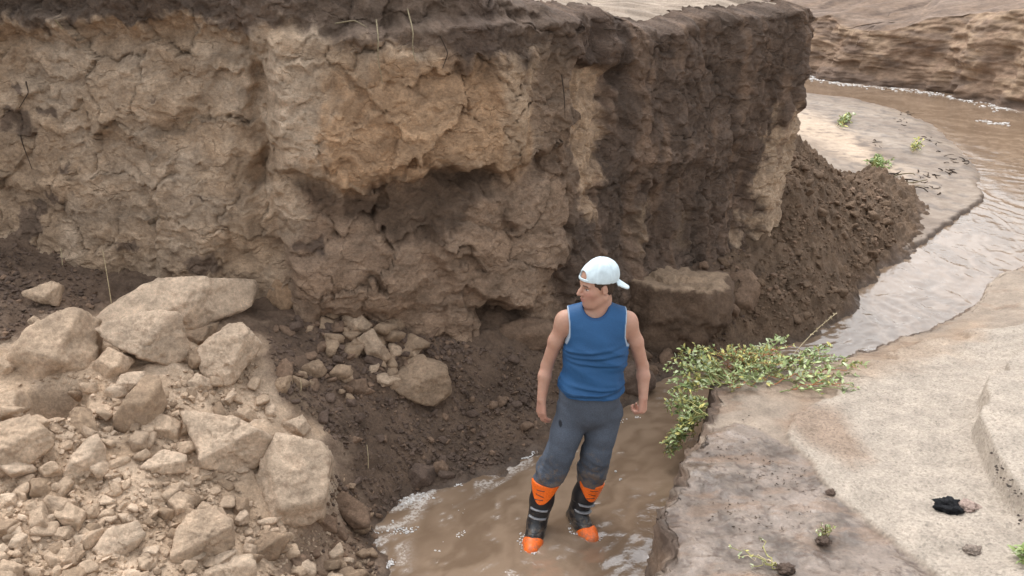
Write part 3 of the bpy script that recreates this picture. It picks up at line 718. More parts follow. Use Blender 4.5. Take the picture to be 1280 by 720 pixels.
# ================================================================== FALLEN ROCKS
TONE = {'x': BROWN * .72, 's': SLUMPC * 1.15, 'p': PALE * 1.05, 't': lerp(TAN, PALE, .5) * 1.02, 'm': TAN * .8, 'b': BROWN * 1.1, 'd': DARK * 1.7, 'w': lerp(TAN, WARM, .6) * .8}
def boulder(name, poly, seed, tone, label, thick=0.8, up=0.0, sub=4, fac=None, category='rock', rough=1.0, zf=ground_z, lift=0.0, group=None, k=16.0, top=False):
    """A rock cut by planes: its outline as seen, its own facets in front, its real thickness behind."""
    rg = np.random.default_rng(seed)
    poly = np.array(poly, float)
    x, y = poly[:, 0], poly[:, 1]
    if np.sum(x * np.roll(y, -1) - np.roll(x, -1) * y) < 0: poly = poly[::-1]
    cen = (poly.max(0) + poly.min(0)) / 2
    # its foot stands on the slope below it
    hb = hit(cen[0], poly[:, 1].max() - 2, zf)
    d0 = ray(cen[0], cen[1]); dn = d0 / np.linalg.norm(d0)
    db = np.linalg.norm(hb - np.array([0, 0, CAM_H]))
    s = db / math.sqrt(F_PX ** 2 + (cen[0] - 640) ** 2 + (cen[1] - 360) ** 2)        # metres in a pixel
    q = (poly - cen) * s; q[:, 1] *= -1
    hw, hh = (q.max(0) - q.min(0)) / 2
    t = thick * math.sqrt(hw * hh)
    c = np.array([0, 0, CAM_H]) + dn * (db + .35 * t + up)
    c[2] += lift
    R = np.cross(dn, [0, 0, 1]); R /= np.linalg.norm(R); Up = np.cross(R, dn)
    N = -dn
    pl = []
    n = len(q)
    for i in range(n):
        a, b = q[i], q[(i + 1) % n]
        e = b - a; nr = np.array([-e[1], e[0]])
        nr /= np.linalg.norm(nr) + 1e-9
        off = nr @ a
        if off < 0: nr, off = -nr, -off
        tl = rg.uniform(-.12, .12)
        v = np.array([nr[0], nr[1], tl]); ln = np.linalg.norm(v)
        pl.append((v / ln, max(off, .12 * min(hw, hh)) / ln))
    if fac is None:
        fac = [(rg.uniform(-.4, .4), rg.uniform(.4, 1.0), .72), (rg.uniform(-1.3, -.5), rg.uniform(-.4, .3), .82), (rg.uniform(.6, 1.4), rg.uniform(-.5, .2), .8), (rg.uniform(-.4, .4), rg.uniform(-1.4, -.8), .85)]
    for fx, fy, fo in fac:
        v = np.array([fx, fy, 1.0]); v /= np.linalg.norm(v); pl.append((v, t * fo))
    for _ in range(4):
        v = np.array([rg.uniform(-.5, .5), rg.uniform(-.5, .5), -1.0]); v /= np.linalg.norm(v); pl.append((v, t * rg.uniform(.9, 1.1)))
    Vd, Fd = ICO[sub]
    acc = np.zeros(len(Vd))
    for nn, dd in pl:
        acc += np.clip(Vd @ nn / dd, 0, None) ** k
    r = acc ** (-1 / k)
    L = Vd * r[:, None]
    sz = math.sqrt(hw * hh)
    nv = fbm(L, 1.1 / sz, 3, .5, seed=seed) * .035 + fbm(L, 7 / sz, 4, .65, seed=seed + 5) * .022
    f1, f2, ci, tl_ = worley(L + .12 * sz * fbm(L, 2 / sz, 2, seed=seed + 6)[:, None], 1.7 / sz, seed, True)
    nv = nv + .05 * tl_ + .02 * (ci - .5) - .03 * sst(.05, 0, f2 - f1) * (ci > .6)      # chipped faces and a few cracks
    f1, f2, ci, tl_ = worley(L, 5.0 / sz, seed + 1, True)
    nv = nv + .018 * tl_
    r2 = r * (1 + nv * rough * (sz / np.maximum(r, sz * .3)))
    L = Vd * r2[:, None]
    Wd = L @ np.stack([R, Up, N])
    base = c + np.array([0, 0, Wd[:, 2].min()])
    Wl = Wd - np.array([0, 0, Wd[:, 2].min()])
    m = fbm(L, 2.2 / sz, 4, seed=seed + 7); m2 = fbm(L, 7 / sz, 3, seed=seed + 8)
    colr = TONE[tone] * rg.uniform(.88, 1.1) * (1 + .20 * m[:, None] + .14 * m2[:, None])
    colr = lerp(colr, BROWN * 1.3, .45 * sst(.22, .55, m2 + .4 * m) * (tone in 'ptm'))
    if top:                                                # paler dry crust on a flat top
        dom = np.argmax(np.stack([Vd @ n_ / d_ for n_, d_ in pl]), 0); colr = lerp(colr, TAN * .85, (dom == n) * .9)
    me = mesh_np(name, Wl, Fd, colr)
    o = obj(name, me, M_ROCK, loc=base, label=label, category=category)
    if group: o['group'] = group
    return o
RK = [
 ('boulder', [(3,486),(25,430),(42,412),(90,395),(108,400),(128,418),(120,460),(112,480),(92,492),(40,494)], 11, 't', 'large lumpy tan boulder with pitted sides above a black hollow', 1.0, .10, 5, None),
 ('slab', [(123,402),(125,380),(172,355),(205,345),(250,350),(325,362),(328,388),(310,400),(275,408),(240,418),(180,412)], 12, 'p', 'broad pale slab with cracked face lying against the cliff foot', .75, .12, 5, [(-.1,.55,.8),(.15,-.35,.85),(.6,0,1.0)]),
 ('slab', [(126,402),(150,394),(205,389),(223,396),(232,453),(207,464),(188,456),(150,432)], 13, 'p', 'pale tilted slab with ragged lower edge propped on the broad slab', .6, .0, 5, [(-.15,.35,.7),(.3,-.2,.8)]),
 ('boulder', [(248,432),(290,404),(308,405),(327,437),(302,465),(286,482),(264,482),(250,458)], 14, 'p', 'pale pointed boulder leaning beside the broad slab with a flat face', .8, .0, 5, [(-.3,.1,.75),(.9,-.5,.8),(-.2,.9,1.0)]),
 ('rock', [(118,452),(140,432),(168,455),(152,470),(125,480)], 15, 't', 'tan angular rock wedged between the lumpy boulder and the tilted slab', .8, .02, 4, None),
 ('boulder', [(139,530),(143,510),(165,490),(182,470),(203,475),(206,510),(190,538),(150,540)], 16, 'm', 'brown-grey rounded boulder below the tilted slab', .9, .02, 4, [(-.2,.7,.8),(-.5,-.3,.85),(.7,-.4,.9)]),
 ('rock', [(136,490),(155,466),(184,467),(178,478),(150,494)], 17, 'p', 'pale wedge of rock resting on top of the brown-grey boulder', .6, -.02, 4, [(0,.8,.7),(-.2,-.4,.8)]),
 ('boulder', [(-22,536),(6,524),(42,522),(63,558),(53,577),(10,592),(-22,590)], 18, 't', 'tan boulder with a flat shaded front below the black hollow', .9, .0, 5, [(-.1,.8,.8),(.2,-.25,.85)]),
 ('rock', [(60,596),(90,570),(103,553),(126,548),(131,575),(126,603),(90,602)], 19, 'p', 'pale wedge rock with a thin point and dark underside', .7, .0, 4, [(-.25,.75,.6),(.1,-.55,.8),(.6,-.2,1.)]),
 ('slab', [(233,502),(262,497),(305,530),(341,545),(336,577),(300,597),(280,592),(246,572),(238,530)], 20, 'p', 'long smooth pale slab lying beside the big square block', .6, .0, 5, [(-.15,.4,.7),(.2,-.6,.85)]),
 ('block', [(352,539),(410,560),(418,580),(398,650),(345,663),(312,656),(309,607)], 21, 'p', 'big square pale block standing at the edge of the dark dirt', .8, .0, 5, [(.12,.18,.72),(-.95,.1,.82),(.1,-.8,1.05)]),
 ('rock', [(355,526),(380,519),(389,540),(375,548),(352,542)], 22, 'p', 'small pale rock with a hole perched behind the big square block', .8, .0, 4, None),
 ('rock', [(173,578),(205,563),(233,575),(229,597),(200,592)], 23, 'p', 'flat pale rock with a domed top in the middle of the rubble', .6, .0, 4, [(0,.7,.7),(0,-.5,.85)]),
 ('rock', [(192,620),(215,604),(244,604),(242,614),(212,624)], 24, 't', 'thin flat tan rock in front of the domed flat rock', .6, .0, 4, None),
 ('rock', [(203,642),(212,621),(228,614),(245,625),(241,640),(212,653)], 25, 't', 'chunky tan rock behind the round-topped boulder', .8, .0, 4, None),
 ('boulder', [(212,692),(225,655),(245,638),(275,638),(291,660),(289,692),(250,703),(224,704)], 26, 't', 'round-topped tan boulder with a ragged undercut foot', .75, .0, 5, [(-.1,.5,.75),(.2,-.6,.9)]),
 ('rock', [(118,676),(140,658),(175,657),(181,680),(160,694),(140,701),(122,690)], 27, 'p', 'very pale flat-faced rock with six sides lying in the rubble', .5, .0, 4, [(-.05,.25,.6),(.2,-.7,.9)]),
 ('rock', [(55,642),(57,620),(65,615),(97,633),(90,646),(70,651)], 28, 't', 'tan blocky rock lying left of the chalky six-sided rock', .8, .0, 4, None),
 ('rock', [(56,702),(75,684),(106,690),(99,709),(72,714)], 29, 't', 'low tan rock half buried under dust in front of the blocky rock', .6, .0, 4, None),
 ('rock', [(252,712),(280,695),(316,700),(318,728),(255,728)], 30, 'p', 'pale flat-topped rock in front of the round-topped boulder', .8, .0, 4, [(0,.9,.7),(0,-.3,.8)]),
 ('rock', [(411,626),(430,612),(461,640),(461,662),(440,662)], 31, 'b', 'brown wet-looking slab at the waterline beside the square block', .6, .0, 4, [(-.1,.4,.7),(-.7,-.3,.9)]),
 ('rock', [(304,674),(330,662),(366,675),(342,702),(318,697)], 32, 'm', 'brown-tan pointed rock just under the big square block', .7, .0, 4, [(-.3,.8,.7),(.3,-.5,.8)]),
 ('rock', [(162,547),(172,537),(187,542),(188,567),(165,569)], 33, 't', 'small upright tan rock in a hollow of fine rubble', .8, .0, 3, None),
 ('rock', [(-8,452),(14,440),(22,455),(2,476),(-8,476)], 34, 't', 'small tan rock touching the side of the lumpy boulder', .8, .02, 4, None),
 ('rock', [(-10,488),(30,490),(36,515),(12,526),(-10,522)], 35, 't', 'tan rock on top of the flat-fronted boulder', .7, .0, 4, None),
 ('rock', [(24,361),(70,352),(86,368),(76,390),(48,377)], 36, 't', 'tan rock half sunk in dark soil under the cliff', .5, .02, 4, None),
 ('rock', [(34,400),(44,394),(51,402),(46,410),(36,408)], 361, 't', 'little tan rock in dark soil behind the lumpy boulder', .7, .0, 3, None),
 ('rock', [(427,420),(430,390),(442,384),(466,408),(450,426)], 37, 't', 'upright tan rock standing in dark dirt under the cliff', .7, .0, 4, None),
 ('rock', [(447,421),(468,410),(490,450),(466,458)], 38, 't', 'long tan rock leaning downhill from the upright rock', .7, .0, 4, None),
 ('rock', [(477,399),(500,393),(508,408),(492,418)], 39, 'm', 'rounded brown-tan rock alone on the dirt under the cliff', .7, .0, 4, None),
 ('boulder', [(488,482),(500,460),(525,447),(556,455),(564,492),(541,510),(514,502)], 40, 'm', 'large rough tan boulder alone on the dark dirt slope', .8, .0, 5, [(-.1,.6,.8),(.25,-.3,.85)]),
 ('rock', [(482,486),(486,470),(500,468),(504,482),(494,492)], 401, 'm', 'small tan rock against the rough boulder on dark dirt', .8, .0, 4, None),
 ('rock', [(498,441),(511,432),(523,440),(516,453),(502,452)], 41, 'm', 'small tan rock uphill of the rough boulder on dark dirt', .8, .0, 4, None),
 ('rock', [(376,457),(400,449),(409,465),(400,474),(378,468)], 42, 'm', 'brown-tan blocky rock where the rubble meets dark dirt', .8, .0, 4, None),
 ('rock', [(430,488),(436,474),(458,474),(461,490),(444,496)], 43, 'b', 'brown lump below the long leaning rock', .8, .0, 4, None),
 ('rock', [(336,485),(348,472),(366,470),(370,486),(356,495),(340,494)], 44, 'm', 'brown-tan rock in crumbs right of the pointed boulder', .7, .0, 4, None),
 ('boulder', [(496,598),(520,579),(550,584),(557,601),(520,613)], 45, 'd', 'dark wet lump of dirt sitting at the water edge', .7, .0, 4, None),
 ('slab', [(327,380),(329,322),(350,304),(378,325),(381,362),(360,388)], 46, 'w', 'warm brown upright slab of earth split from the cliff', .7, .05, 5, [(.15,.1,.7),(-.8,0,.9)]),
 ('rock', [(247,340),(260,319),(295,319),(301,346),(270,352)], 47, 'd', 'dark grey lump of earth above the broad slab', .7, .05, 4, None),
 ('rock', [(300,348),(305,325),(326,330),(323,353)], 48, 'm', 'tan lump between the dark grey lump and the upright slab', .7, .03, 4, None),
 ('rock', [(233,477),(248,465),(266,480),(263,491),(236,489)], 49, 'p', 'small pale rock in front of the pointed boulder', .7, .0, 4, None),
 ('rock', [(226,425),(240,412),(276,406),(268,420),(244,438),(230,440)], 50, 'm', 'shaded wedge of rock under the front of the broad slab', .7, .05, 4, None),
 ('rock', [(235,456),(238,438),(250,434),(256,455),(245,467)], 51, 'm', 'brown-grey chunk squeezed beside the pointed boulder', .8, .0, 4, None),
 ('rock', [(356,707),(370,692),(391,698),(389,716),(365,720)], 52, 'b', 'rounded brown rock below the square block near the water', .8, .0, 4, None),
 ('rock', [(-10,610),(22,620),(33,633),(0,640),(-10,640)], 53, 'p', 'thin pale slab lying flat below the flat-fronted boulder', .4, .0, 4, None),
 ('rock', [(98,640),(126,630),(128,644),(112,652)], 54, 't', 'small tan rock next to the blocky tan rock', .7, .0, 3, None),
 ('rock', [(62,676),(70,658),(90,660),(94,672),(78,682)], 55, 't', 'tan rock with a dark side between blocky and buried rocks', .7, .0, 4, None),
 ('rock', [(94,684),(100,670),(114,674),(118,688),(106,692)], 56, 'm', 'shadowed tan rock touching the chalky six-sided rock', .7, .0, 3, None),
 ('rock', [(300,560),(304,540),(318,548),(316,566)], 57, 'm', 'small grey-tan rock sitting on the long smooth slab', .7, -.03, 3, None),
 ('rock', [(290,640),(298,622),(312,624),(312,646),(300,650)], 58, 'm', 'brown rock tucked against the left of the square block', .8, .0, 4, None),
 ('rock', [(300,690),(308,678),(322,684),(320,698),(306,700)], 59, 'p', 'small pale rock beside the pointed brown-tan rock', .8, .0, 3, None),
 ('rock', [(290,520),(300,508),(318,514),(322,526),(304,530)], 60, 't', 'tan rock at the upper end of the long smooth slab', .7, .0, 4, None),
 ('rock', [(395,655),(405,640),(422,650),(420,668),(402,670)], 61, 'b', 'brown rock between the square block and the wet slab', .7, .0, 4, None),
 ('rock', [(20,560+40),(36,594),(44,606),(30,614)], 62, 't', 'small tan rock in dust below the flat-fronted boulder', .7, .0, 3, None),
 ('rock', [(100,538),(108,530),(128,548),(122,556),(112,552)], 63, 't', 'narrow tan splinter of rock pointing at the pale wedge rock', .6, .0, 3, None),
]
# shade the hollow: the boulder over it stands on two rocks; its gap stays open underneath
for nm, poly, sd_, tn, lab, th, up_, sb, fc_ in RK:
    if tn in 'd' or nm in ('block', 'slab', 'boulder'): kk = 70.0
    else: kk = 60.0
    boulder(nm, poly, sd_, tn, lab, th, up_, sb, fc_, k=kk, lift=(.03 if sd_ == 11 else 0))
# block of the old bank left standing behind the person, flat on top
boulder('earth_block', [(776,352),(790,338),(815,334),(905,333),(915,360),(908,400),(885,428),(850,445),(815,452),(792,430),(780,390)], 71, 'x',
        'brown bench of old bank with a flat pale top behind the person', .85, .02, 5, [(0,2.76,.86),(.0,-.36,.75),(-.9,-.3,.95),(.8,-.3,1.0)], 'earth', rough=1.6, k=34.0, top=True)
boulder('earth_block', [(905,345),(935,335),(950,352),(946,395),(925,410),(905,400)], 72, 'b', 'brown lump of earth between the flat-topped bench and the slump', .8, .1, 4, None, 'earth')
boulder('earth_block', [(742,475),(752,455),(790,450),(815,462),(822,482),(800,496),(762,500)], 73, 'd', 'dark wet lump of earth at the water behind the person', .8, .05, 4, None, 'earth')
boulder('earth_block', [(612,425),(620,408),(652,396),(690,400),(694,425),(672,440),(632,440)], 74, 'b', 'layered brown lump beside the hollow in the cliff foot', .8, .06, 4, [(0,.6,.8),(.1,-.5,.8)], 'earth')

# ------------------------------------------------------------------ loose clods
rg = np.random.default_rng(99)
def clod_shape(seed, sub):
    Vd, Fd = ICO[sub]; r_ = np.random.default_rng(seed)
    acc = np.zeros(len(Vd))
    for _ in range(8):
        n = r_.normal(size=3); n /= np.linalg.norm(n)
        acc += np.clip(Vd @ n / r_.uniform(.42, .95), 0, None) ** 48
    acc += (np.abs(Vd) ** 48).sum(1) * .3
    r = acc ** (-1 / 48)
    V = Vd * r[:, None] * (1 + .07 * fbm(Vd, 2.5, 4, .6, seed=seed))[:, None]
    return V * np.array([1, r_.uniform(.7, 1), r_.uniform(.55, .85)]), Fd
def in_poly(poly, n):
    poly = np.array(poly, float); lo, hi = poly.min(0), poly.max(0); out = []
    while len(out) < n:
        q = rg.uniform(lo, hi, (n * 3, 2)); out += list(q[(polysd(q[:, 0], q[:, 1], poly) > 0) & ((np.abs(q[:, 0] - 60) > 34) | (np.abs(q[:, 1] - 503) > 22))])
    return np.array(out[:n])
RUB = [(-15,500),(60,470),(140,470),(230,470),(330,440),(345,520),(300,600),(330,650),(420,670),(470,700),(470,735),(-15,735)]
DRT = [(330,400),(420,395),(520,410),(600,440),(690,440),(690,520),(650,575),(560,600),(470,650),(425,560),(390,520),(350,500)]
SLP = [(985,180),(1060,200),(1130,260),(1120,300),(1075,345),(1040,395),(1000,420),(940,420),(930,360),(960,310)]
def batch(poly, n, smin, smax, name, tones, label, group, shapes, pw=2.2, cat='clod'):
    uv = in_poly(poly, n)
    for (u, v) in uv:
        h = hit(u, v); s = (smin + (smax - smin) * rg.random() ** pw) / F_PX * np.linalg.norm(h - np.array([0, 0, CAM_H])) / 2
        k = rg.integers(len(shapes)); t = tones[rg.integers(len(tones))]
        key = (id(shapes), k, t)
        if key not in CACHE:
            V, Fd = shapes[k]; c = np.broadcast_to(TONE[t], V.shape) * (1 + .12 * fbm(V, 3, 3, seed=k))[:, None]
            CACHE[key] = mesh_np('clod', V, Fd, c); CACHE[key].materials.append(M_ROCK)
        an = ANCH2 if 'slump' in name else [(840, 390, 'flat-topped earth bench'), (760, 470, 'dark wet lump behind the person'), (720, 410, 'hollow in the cliff foot'), (925, 345, 'corner of the cliff')] if 'bench' in name else ANCH
        near = min(an, key=lambda q: (q[0] - u) ** 2 + (q[1] - v) ** 2)[2]
        px_ = 2 * s * F_PX / np.linalg.norm(h - np.array([0, 0, CAM_H]))
        lab = ('tiny ' if px_ < 11 else 'small ' if px_ < 17 else 'fist-sized ' if px_ < 23 else 'head-sized ') + COLN[t] + ' clod ' + ('on the slumped heap by the ' if 'slump' in name else 'on the shore nearest the ' if 'shore' in name else 'under the cliff nearest the ' if 'cliff' in group else 'on dark dirt nearest the ' if 'dirt' in name else 'lying loose nearest the ') + near
        o = obj(name, CACHE[key], loc=h + np.array([0, 0, .30 * s]), label=lab, category=cat, group=group)
        o.scale = (s, s, s); o.rotation_euler = (rg.uniform(-.5, .5), rg.uniform(-.5, .5), rg.uniform(0, 6.3))
SHORT = {11: 'lumpy boulder over the black hollow',
  12: 'broad cracked slab',
  13: 'tilted ragged slab',
  14: 'pale pointed boulder',
  15: 'rock wedged by the tilted slab',
  16: 'brown-grey rounded boulder',
  17: 'wedge on the brown-grey boulder',
  18: 'flat-fronted boulder',
  19: 'pale wedge rock',
  20: 'long smooth slab',
  21: 'big square block',
  22: 'small rock behind the square block',
  23: 'domed flat rock',
  24: 'thin flat rock',
  25: 'chunky rock behind the round-topped boulder',
  26: 'round-topped boulder',
  27: 'chalky six-sided rock',
  28: 'blocky tan rock',
  29: 'low buried rock',
  30: 'flat-topped pale rock',
  31: 'wet slab at the waterline',
  32: 'pointed rock under the square block',
  33: 'small upright rock',
  34: 'small rock beside the lumpy boulder',
  35: 'rock on the flat-fronted boulder',
  36: 'rock sunk in dark soil',
  37: 'upright rock on dark dirt',
  38: 'long leaning rock on dark dirt',
  39: 'rounded rock under the cliff',
  40: 'rough boulder on dark dirt',
  42: 'blocky rock where rubble meets dirt',
  43: 'brown lump below the leaning rock',
  45: 'dark lump at the water edge',
  46: 'upright earth slab by the cliff',
  52: 'rounded brown rock near the water',
  53: 'thin slab below the flat-fronted boulder',
  54: 'small rock next to the blocky rock',
  60: 'rock at the top of the smooth slab',
  63: 'narrow rock splinter'}
ANCH = [(np.mean([p_[0] for p_ in k_[1]]), np.mean([p_[1] for p_ in k_[1]]), SHORT[k_[2]]) for k_ in RK if k_[2] in SHORT]
ANCH2 = [(1100, 215, 'bright green weed'), (965, 305, 'corner of the cliff'), (1058, 372, "water's edge"), (930, 372, 'flat-topped earth bench'), (1000, 200, 'crest of the heap'), (1130, 275, 'wet sandbar'), (1050, 290, 'middle of the heap')]
COLN = {'p': 'pale', 't': 'tan', 'm': 'dull tan', 'b': 'brown', 'd': 'dark brown', 's': 'dark earth'}
CACHE = {}
SH = [clod_shape(200 + k, 3) for k in range(10)]
batch(RUB, 215, 9, 28, 'clod', 'ptttm', 'tan clod lying loose among the pale rubble', 'loose clods in the rubble', SH)
batch(RUB, 50, 18, 38, 'clod', 'pttm', '', 'loose clods in the rubble', [clod_shape(400 + k, 4) for k in range(6)], 1.2)
batch(DRT, 75, 9, 22, 'dirt_clod', 'bbddd', 'brown clod lying loose on the dark dirt slope', 'clods on the dirt slope', SH)
batch(SLP, 80, 7, 17, 'slump_clod', 's', 'dark brown clod on the slumped heap by the sandbar', 'clods on the slumped heap', SH)
def crumbs(name, poly, n, smin, smax, tones, label, cat):
    bag = Bag(); sh = [clod_shape(300 + k, 1) for k in range(14)]
    for (u, v) in in_poly(poly, n):
        cl_ = float(pn(np.array([[u * .016, v * .022, 7.7]]))[0]) + .5 * float(pn(np.array([[u * .05, v * .06, 3.1]]))[0])      # crumbs lie in drifts
        if cl_ < -.38: continue
        d = ray(u, v); t = np.arange(3.2, 13, .03); p = np.array([0, 0, CAM_H]) + d * t[:, None]
        b = p[:, 2] < ground_z(p[:, 0], p[:, 1]); h = p[int(np.argmax(b))] if b.any() else p[-1]
        s = (smin + (smax - smin) * rg.random() ** 3) * (.7 + 1.1 * max(cl_, 0)) / F_PX * np.linalg.norm(h - np.array([0, 0, CAM_H])) / 2
        V, Fd = sh[rg.integers(14)]
        a = rg.uniform(0, 6.3); ca, sa = math.cos(a), math.sin(a); tl = rg.uniform(-.6, .6)
        V = V * s @ np.array([[ca, -sa, 0], [sa, ca, tl], [0, -tl, 1]])
        zz = float(ground_z(h[0], h[1]))
        bag.add(V + np.array([h[0], h[1], zz + .2 * s]), Fd, TONE[tones[rg.integers(len(tones))]] * rg.uniform(.8, 1.15))
    o = obj(name, bag.mesh(name, False), M_ROCK, kind='stuff', label=label, category=cat)
crumbs('rubble_crumbs', RUB, 4600, 3, 13, 'ptttm', 'fine tan crumbs of earth between the fallen rocks', 'rubble')
crumbs('dirt_crumbs', DRT, 5200, 3, 10, 'bdddddd', 'fine dark crumbs covering the dirt slope', 'rubble')
crumbs('slump_crumbs', SLP, 2000, 3, 9, 'sssb', 'dark crumbs covering the slumped heap', 'rubble')
crumbs('bank_foot_crumbs', [(690,430),(780,335),(800,322),(935,305),(945,400),(905,440),(830,470),(760,505),(690,520)], 1500, 3, 11, 'bbdds', 'brown crumbs of earth at the cliff foot behind the person', 'rubble')
crumbs('soil_crumbs', [(-15,312),(60,306),(130,335),(120,385),(60,395),(20,420),(-15,440)], 900, 3, 10, 'dddb', 'dark crumbs of soil under the cliff behind the lumpy boulder', 'rubble')
crumbs('shore_crumbs', [(395,560),(430,600),(465,640),(468,680),(478,735),(380,735),(415,665)], 700, 3, 13, 'mbbd', 'brown crumbs on the shore below the square block', 'rubble')
batch([(395,600),(430,620),(462,665),(474,735),(360,735),(400,680)], 22, 10, 30, 'shore_clod', 'mbb', 'brown clod on the shore below the square block', 'clods on the shore', SH)
batch([(335,395),(480,395),(525,470),(430,505),(355,480)], 40, 10, 27, 'dirt_clod', 'mbb', 'brown clod at the top of the dark dirt slope under the cliff', 'clods under the cliff', SH)
batch([(412,388),(470,388),(535,440),(505,485),(430,480),(400,450)], 26, 14, 34, 'dirt_clod', 'mmt', '', 'clods under the cliff', SH, 1.3)
batch([(700,430),(780,345),(930,310),(940,400),(830,465),(760,495)], 30, 9, 26, 'bench_clod', 'bbs', '', 'clods round the earth bench', SH, 1.5)
# ================================================================== THE PERSON
class SDF:
    def __init__(self, lo, hi, h):
        self.lo = np.array(lo, float); self.h = h
        n = np.ceil((np.array(hi) - self.lo) / h).astype(int) + 1
        self.n = n
        self.ax = [(self.lo[k] + h * np.arange(n[k])).astype(np.float32) for k in range(3)]
        self.F = np.full(n, .08, np.float32)
    def win(self, lo, hi):
        a = np.clip(np.floor((np.array(lo) - self.lo) / self.h).astype(int), 0, self.n - 1); b = np.clip(np.ceil((np.array(hi) - self.lo) / self.h).astype(int) + 1, 0, self.n)
        sl = tuple(slice(a[k], max(b[k], a[k] + 1)) for k in range(3))
        X, Y, Z_ = np.meshgrid(*[self.ax[k][sl[k]] for k in range(3)], indexing='ij', sparse=True)
        return sl, X, Y, Z_
    def put(self, sl, d, k):
        F = self.F[sl]
        if k > 0:
            hh = np.clip(k - np.abs(F - d), 0, None) / k
            self.F[sl] = np.minimum(F, d) - hh * hh * k * .25
        else: self.F[sl] = np.minimum(F, d)
    def cone(self, a, b, r1, r2, k=.02, flat=None):
        a, b = np.array(a, float), np.array(b, float); m = max(r1, r2) + k + .03
        sl, X, Y, Z_ = self.win(np.minimum(a, b) - m, np.maximum(a, b) + m)
        e = b - a; L2 = e @ e + 1e-12
        t = np.clip(((X - a[0]) * e[0] + (Y - a[1]) * e[1] + (Z_ - a[2]) * e[2]) / L2, 0, 1)
        d = np.sqrt((X - a[0] - t * e[0]) ** 2 + (Y - a[1] - t * e[1]) ** 2 + (Z_ - a[2] - t * e[2]) ** 2) - (r1 + (r2 - r1) * t)
        self.put(sl, d, k)
    def chain(self, pts, rad, k=.015):
        for i in range(len(pts) - 1): self.cone(pts[i], pts[i + 1], rad[i], rad[i + 1], k)
    def ell(self, c, r, k=.03, R=None, sub=False):
        c, r = np.array(c, float), np.array(r, float); m = r.max() + k + .03
        sl, X, Y, Z_ = self.win(c - m, c + m)
        x, y, z = X - c[0], Y - c[1], Z_ - c[2]
        if R is not None:
            x, y, z = (R[0][0] * x + R[0][1] * y + R[0][2] * z), (R[1][0] * x + R[1][1] * y + R[1][2] * z), (R[2][0] * x + R[2][1] * y + R[2][2] * z)
        k0 = np.sqrt((x / r[0]) ** 2 + (y / r[1]) ** 2 + (z / r[2]) ** 2); k1 = np.sqrt((x / r[0] ** 2) ** 2 + (y / r[1] ** 2) ** 2 + (z / r[2] ** 2) ** 2) + 1e-6
        d = (k0 * (k0 - 1) / k1).astype(np.float32)
        if sub:
            F = self.F[sl]; hh = np.clip(k - np.abs(F + d), 0, None) / max(k, 1e-6); self.F[sl] = np.maximum(F, -d) + hh * hh * k * .25
        else: self.put(sl, d, k)
    def grid(self): return np.meshgrid(*self.ax, indexing='ij', sparse=True)
    def mesh(self, smooth=1):
        """Surface nets on the zero level."""
        F = self.F; n = self.n
        inside = F < 0
        c = sum(inside[i:n[0] - 1 + i, j:n[1] - 1 + j, k:n[2] - 1 + k].astype(np.int8) for i in (0, 1) for j in (0, 1) for k in (0, 1))
        act = (c > 0) & (c < 8)
        I = np.argwhere(act); ID = np.full(act.shape, -1, np.int32); ID[act] = np.arange(len(I))
        acc = np.zeros((len(I), 3)); cnt = np.zeros(len(I))
        co = [(i, j, k) for i in (0, 1) for j in (0, 1) for k in (0, 1)]
        for a in co:
            for x in range(3):
                if a[x]: continue
                b = list(a); b[x] = 1
                fa = F[I[:, 0] + a[0], I[:, 1] + a[1], I[:, 2] + a[2]]; fb = F[I[:, 0] + b[0], I[:, 1] + b[1], I[:, 2] + b[2]]
                m = (fa < 0) != (fb < 0)
                t = np.where(m, fa / np.where(m, fa - fb, 1), 0)
                p = np.tile(np.array(a, float), (len(I), 1)); p[:, x] = t
                acc[m] += p[m]; cnt[m] += 1
        V = self.lo + self.h * (I + acc / cnt[:, None])
        Q = []
        for x in range(3):
            o1, o2 = [(1, 2), (2, 0), (0, 1)][x]
            s0 = [slice(1, -1)] * 3; s0[x] = slice(0, -1); s1 = list(s0); s1[x] = slice(1, None)
            A, B_ = inside[tuple(s0)], inside[tuple(s1)]
            for sgn, m in ((0, A & ~B_), (1, ~A & B_)):
                e = np.argwhere(m) + np.array([0 if q == x else 1 for q in range(3)])
                if not len(e): continue
                d1 = np.zeros(3, int); d1[o1] = 1; d2 = np.zeros(3, int); d2[o2] = 1
                g = lambda p: ID[p[:, 0], p[:, 1], p[:, 2]]
                q = np.stack([g(e - d1 - d2), g(e - d2), g(e), g(e - d1)], 1)
                Q.append(q if sgn == 0 else q[:, ::-1])
        Q = np.concatenate(Q); Q = Q[(Q >= 0).all(1)]
        for _ in range(smooth):
            s = np.zeros_like(V); w = np.zeros(len(V))
            for a, b in ((0, 1), (1, 2), (2, 3), (3, 0)):
                np.add.at(s, Q[:, a], V[Q[:, b]]); np.add.at(w, Q[:, a], 1)
                np.add.at(s, Q[:, b], V[Q[:, a]]); np.add.at(w, Q[:, b], 1)
            V = .5 * V + .5 * s / w[:, None]
        return V, Q
ORG = np.array([.42, 4.42, -.058])                          # where the person stands, on the stream bed
def J(u, v, y): return aty(u, v, y) - ORG
PY = 4.42
pel = J(735, 512, PY); che = J(746, 425, PY + .02); nek = J(746, 391, PY + .02)
hipL, hipR = J(716, 520, PY - .01), J(757, 519, PY + .01)
kneL, kneR = J(699, 566, PY - .07), J(745, 566, PY - .03)
calL, calR = J(682, 603, PY - .06), J(738, 601, PY + .01)
ankL, ankR = J(671, 648, PY - .09), J(722, 640, PY - .0)
shL, shR = J(706, 400, PY + .03), J(785, 401, PY + .03)
elL, elR = J(684, 456, PY + .05), J(803, 457, PY + .06)
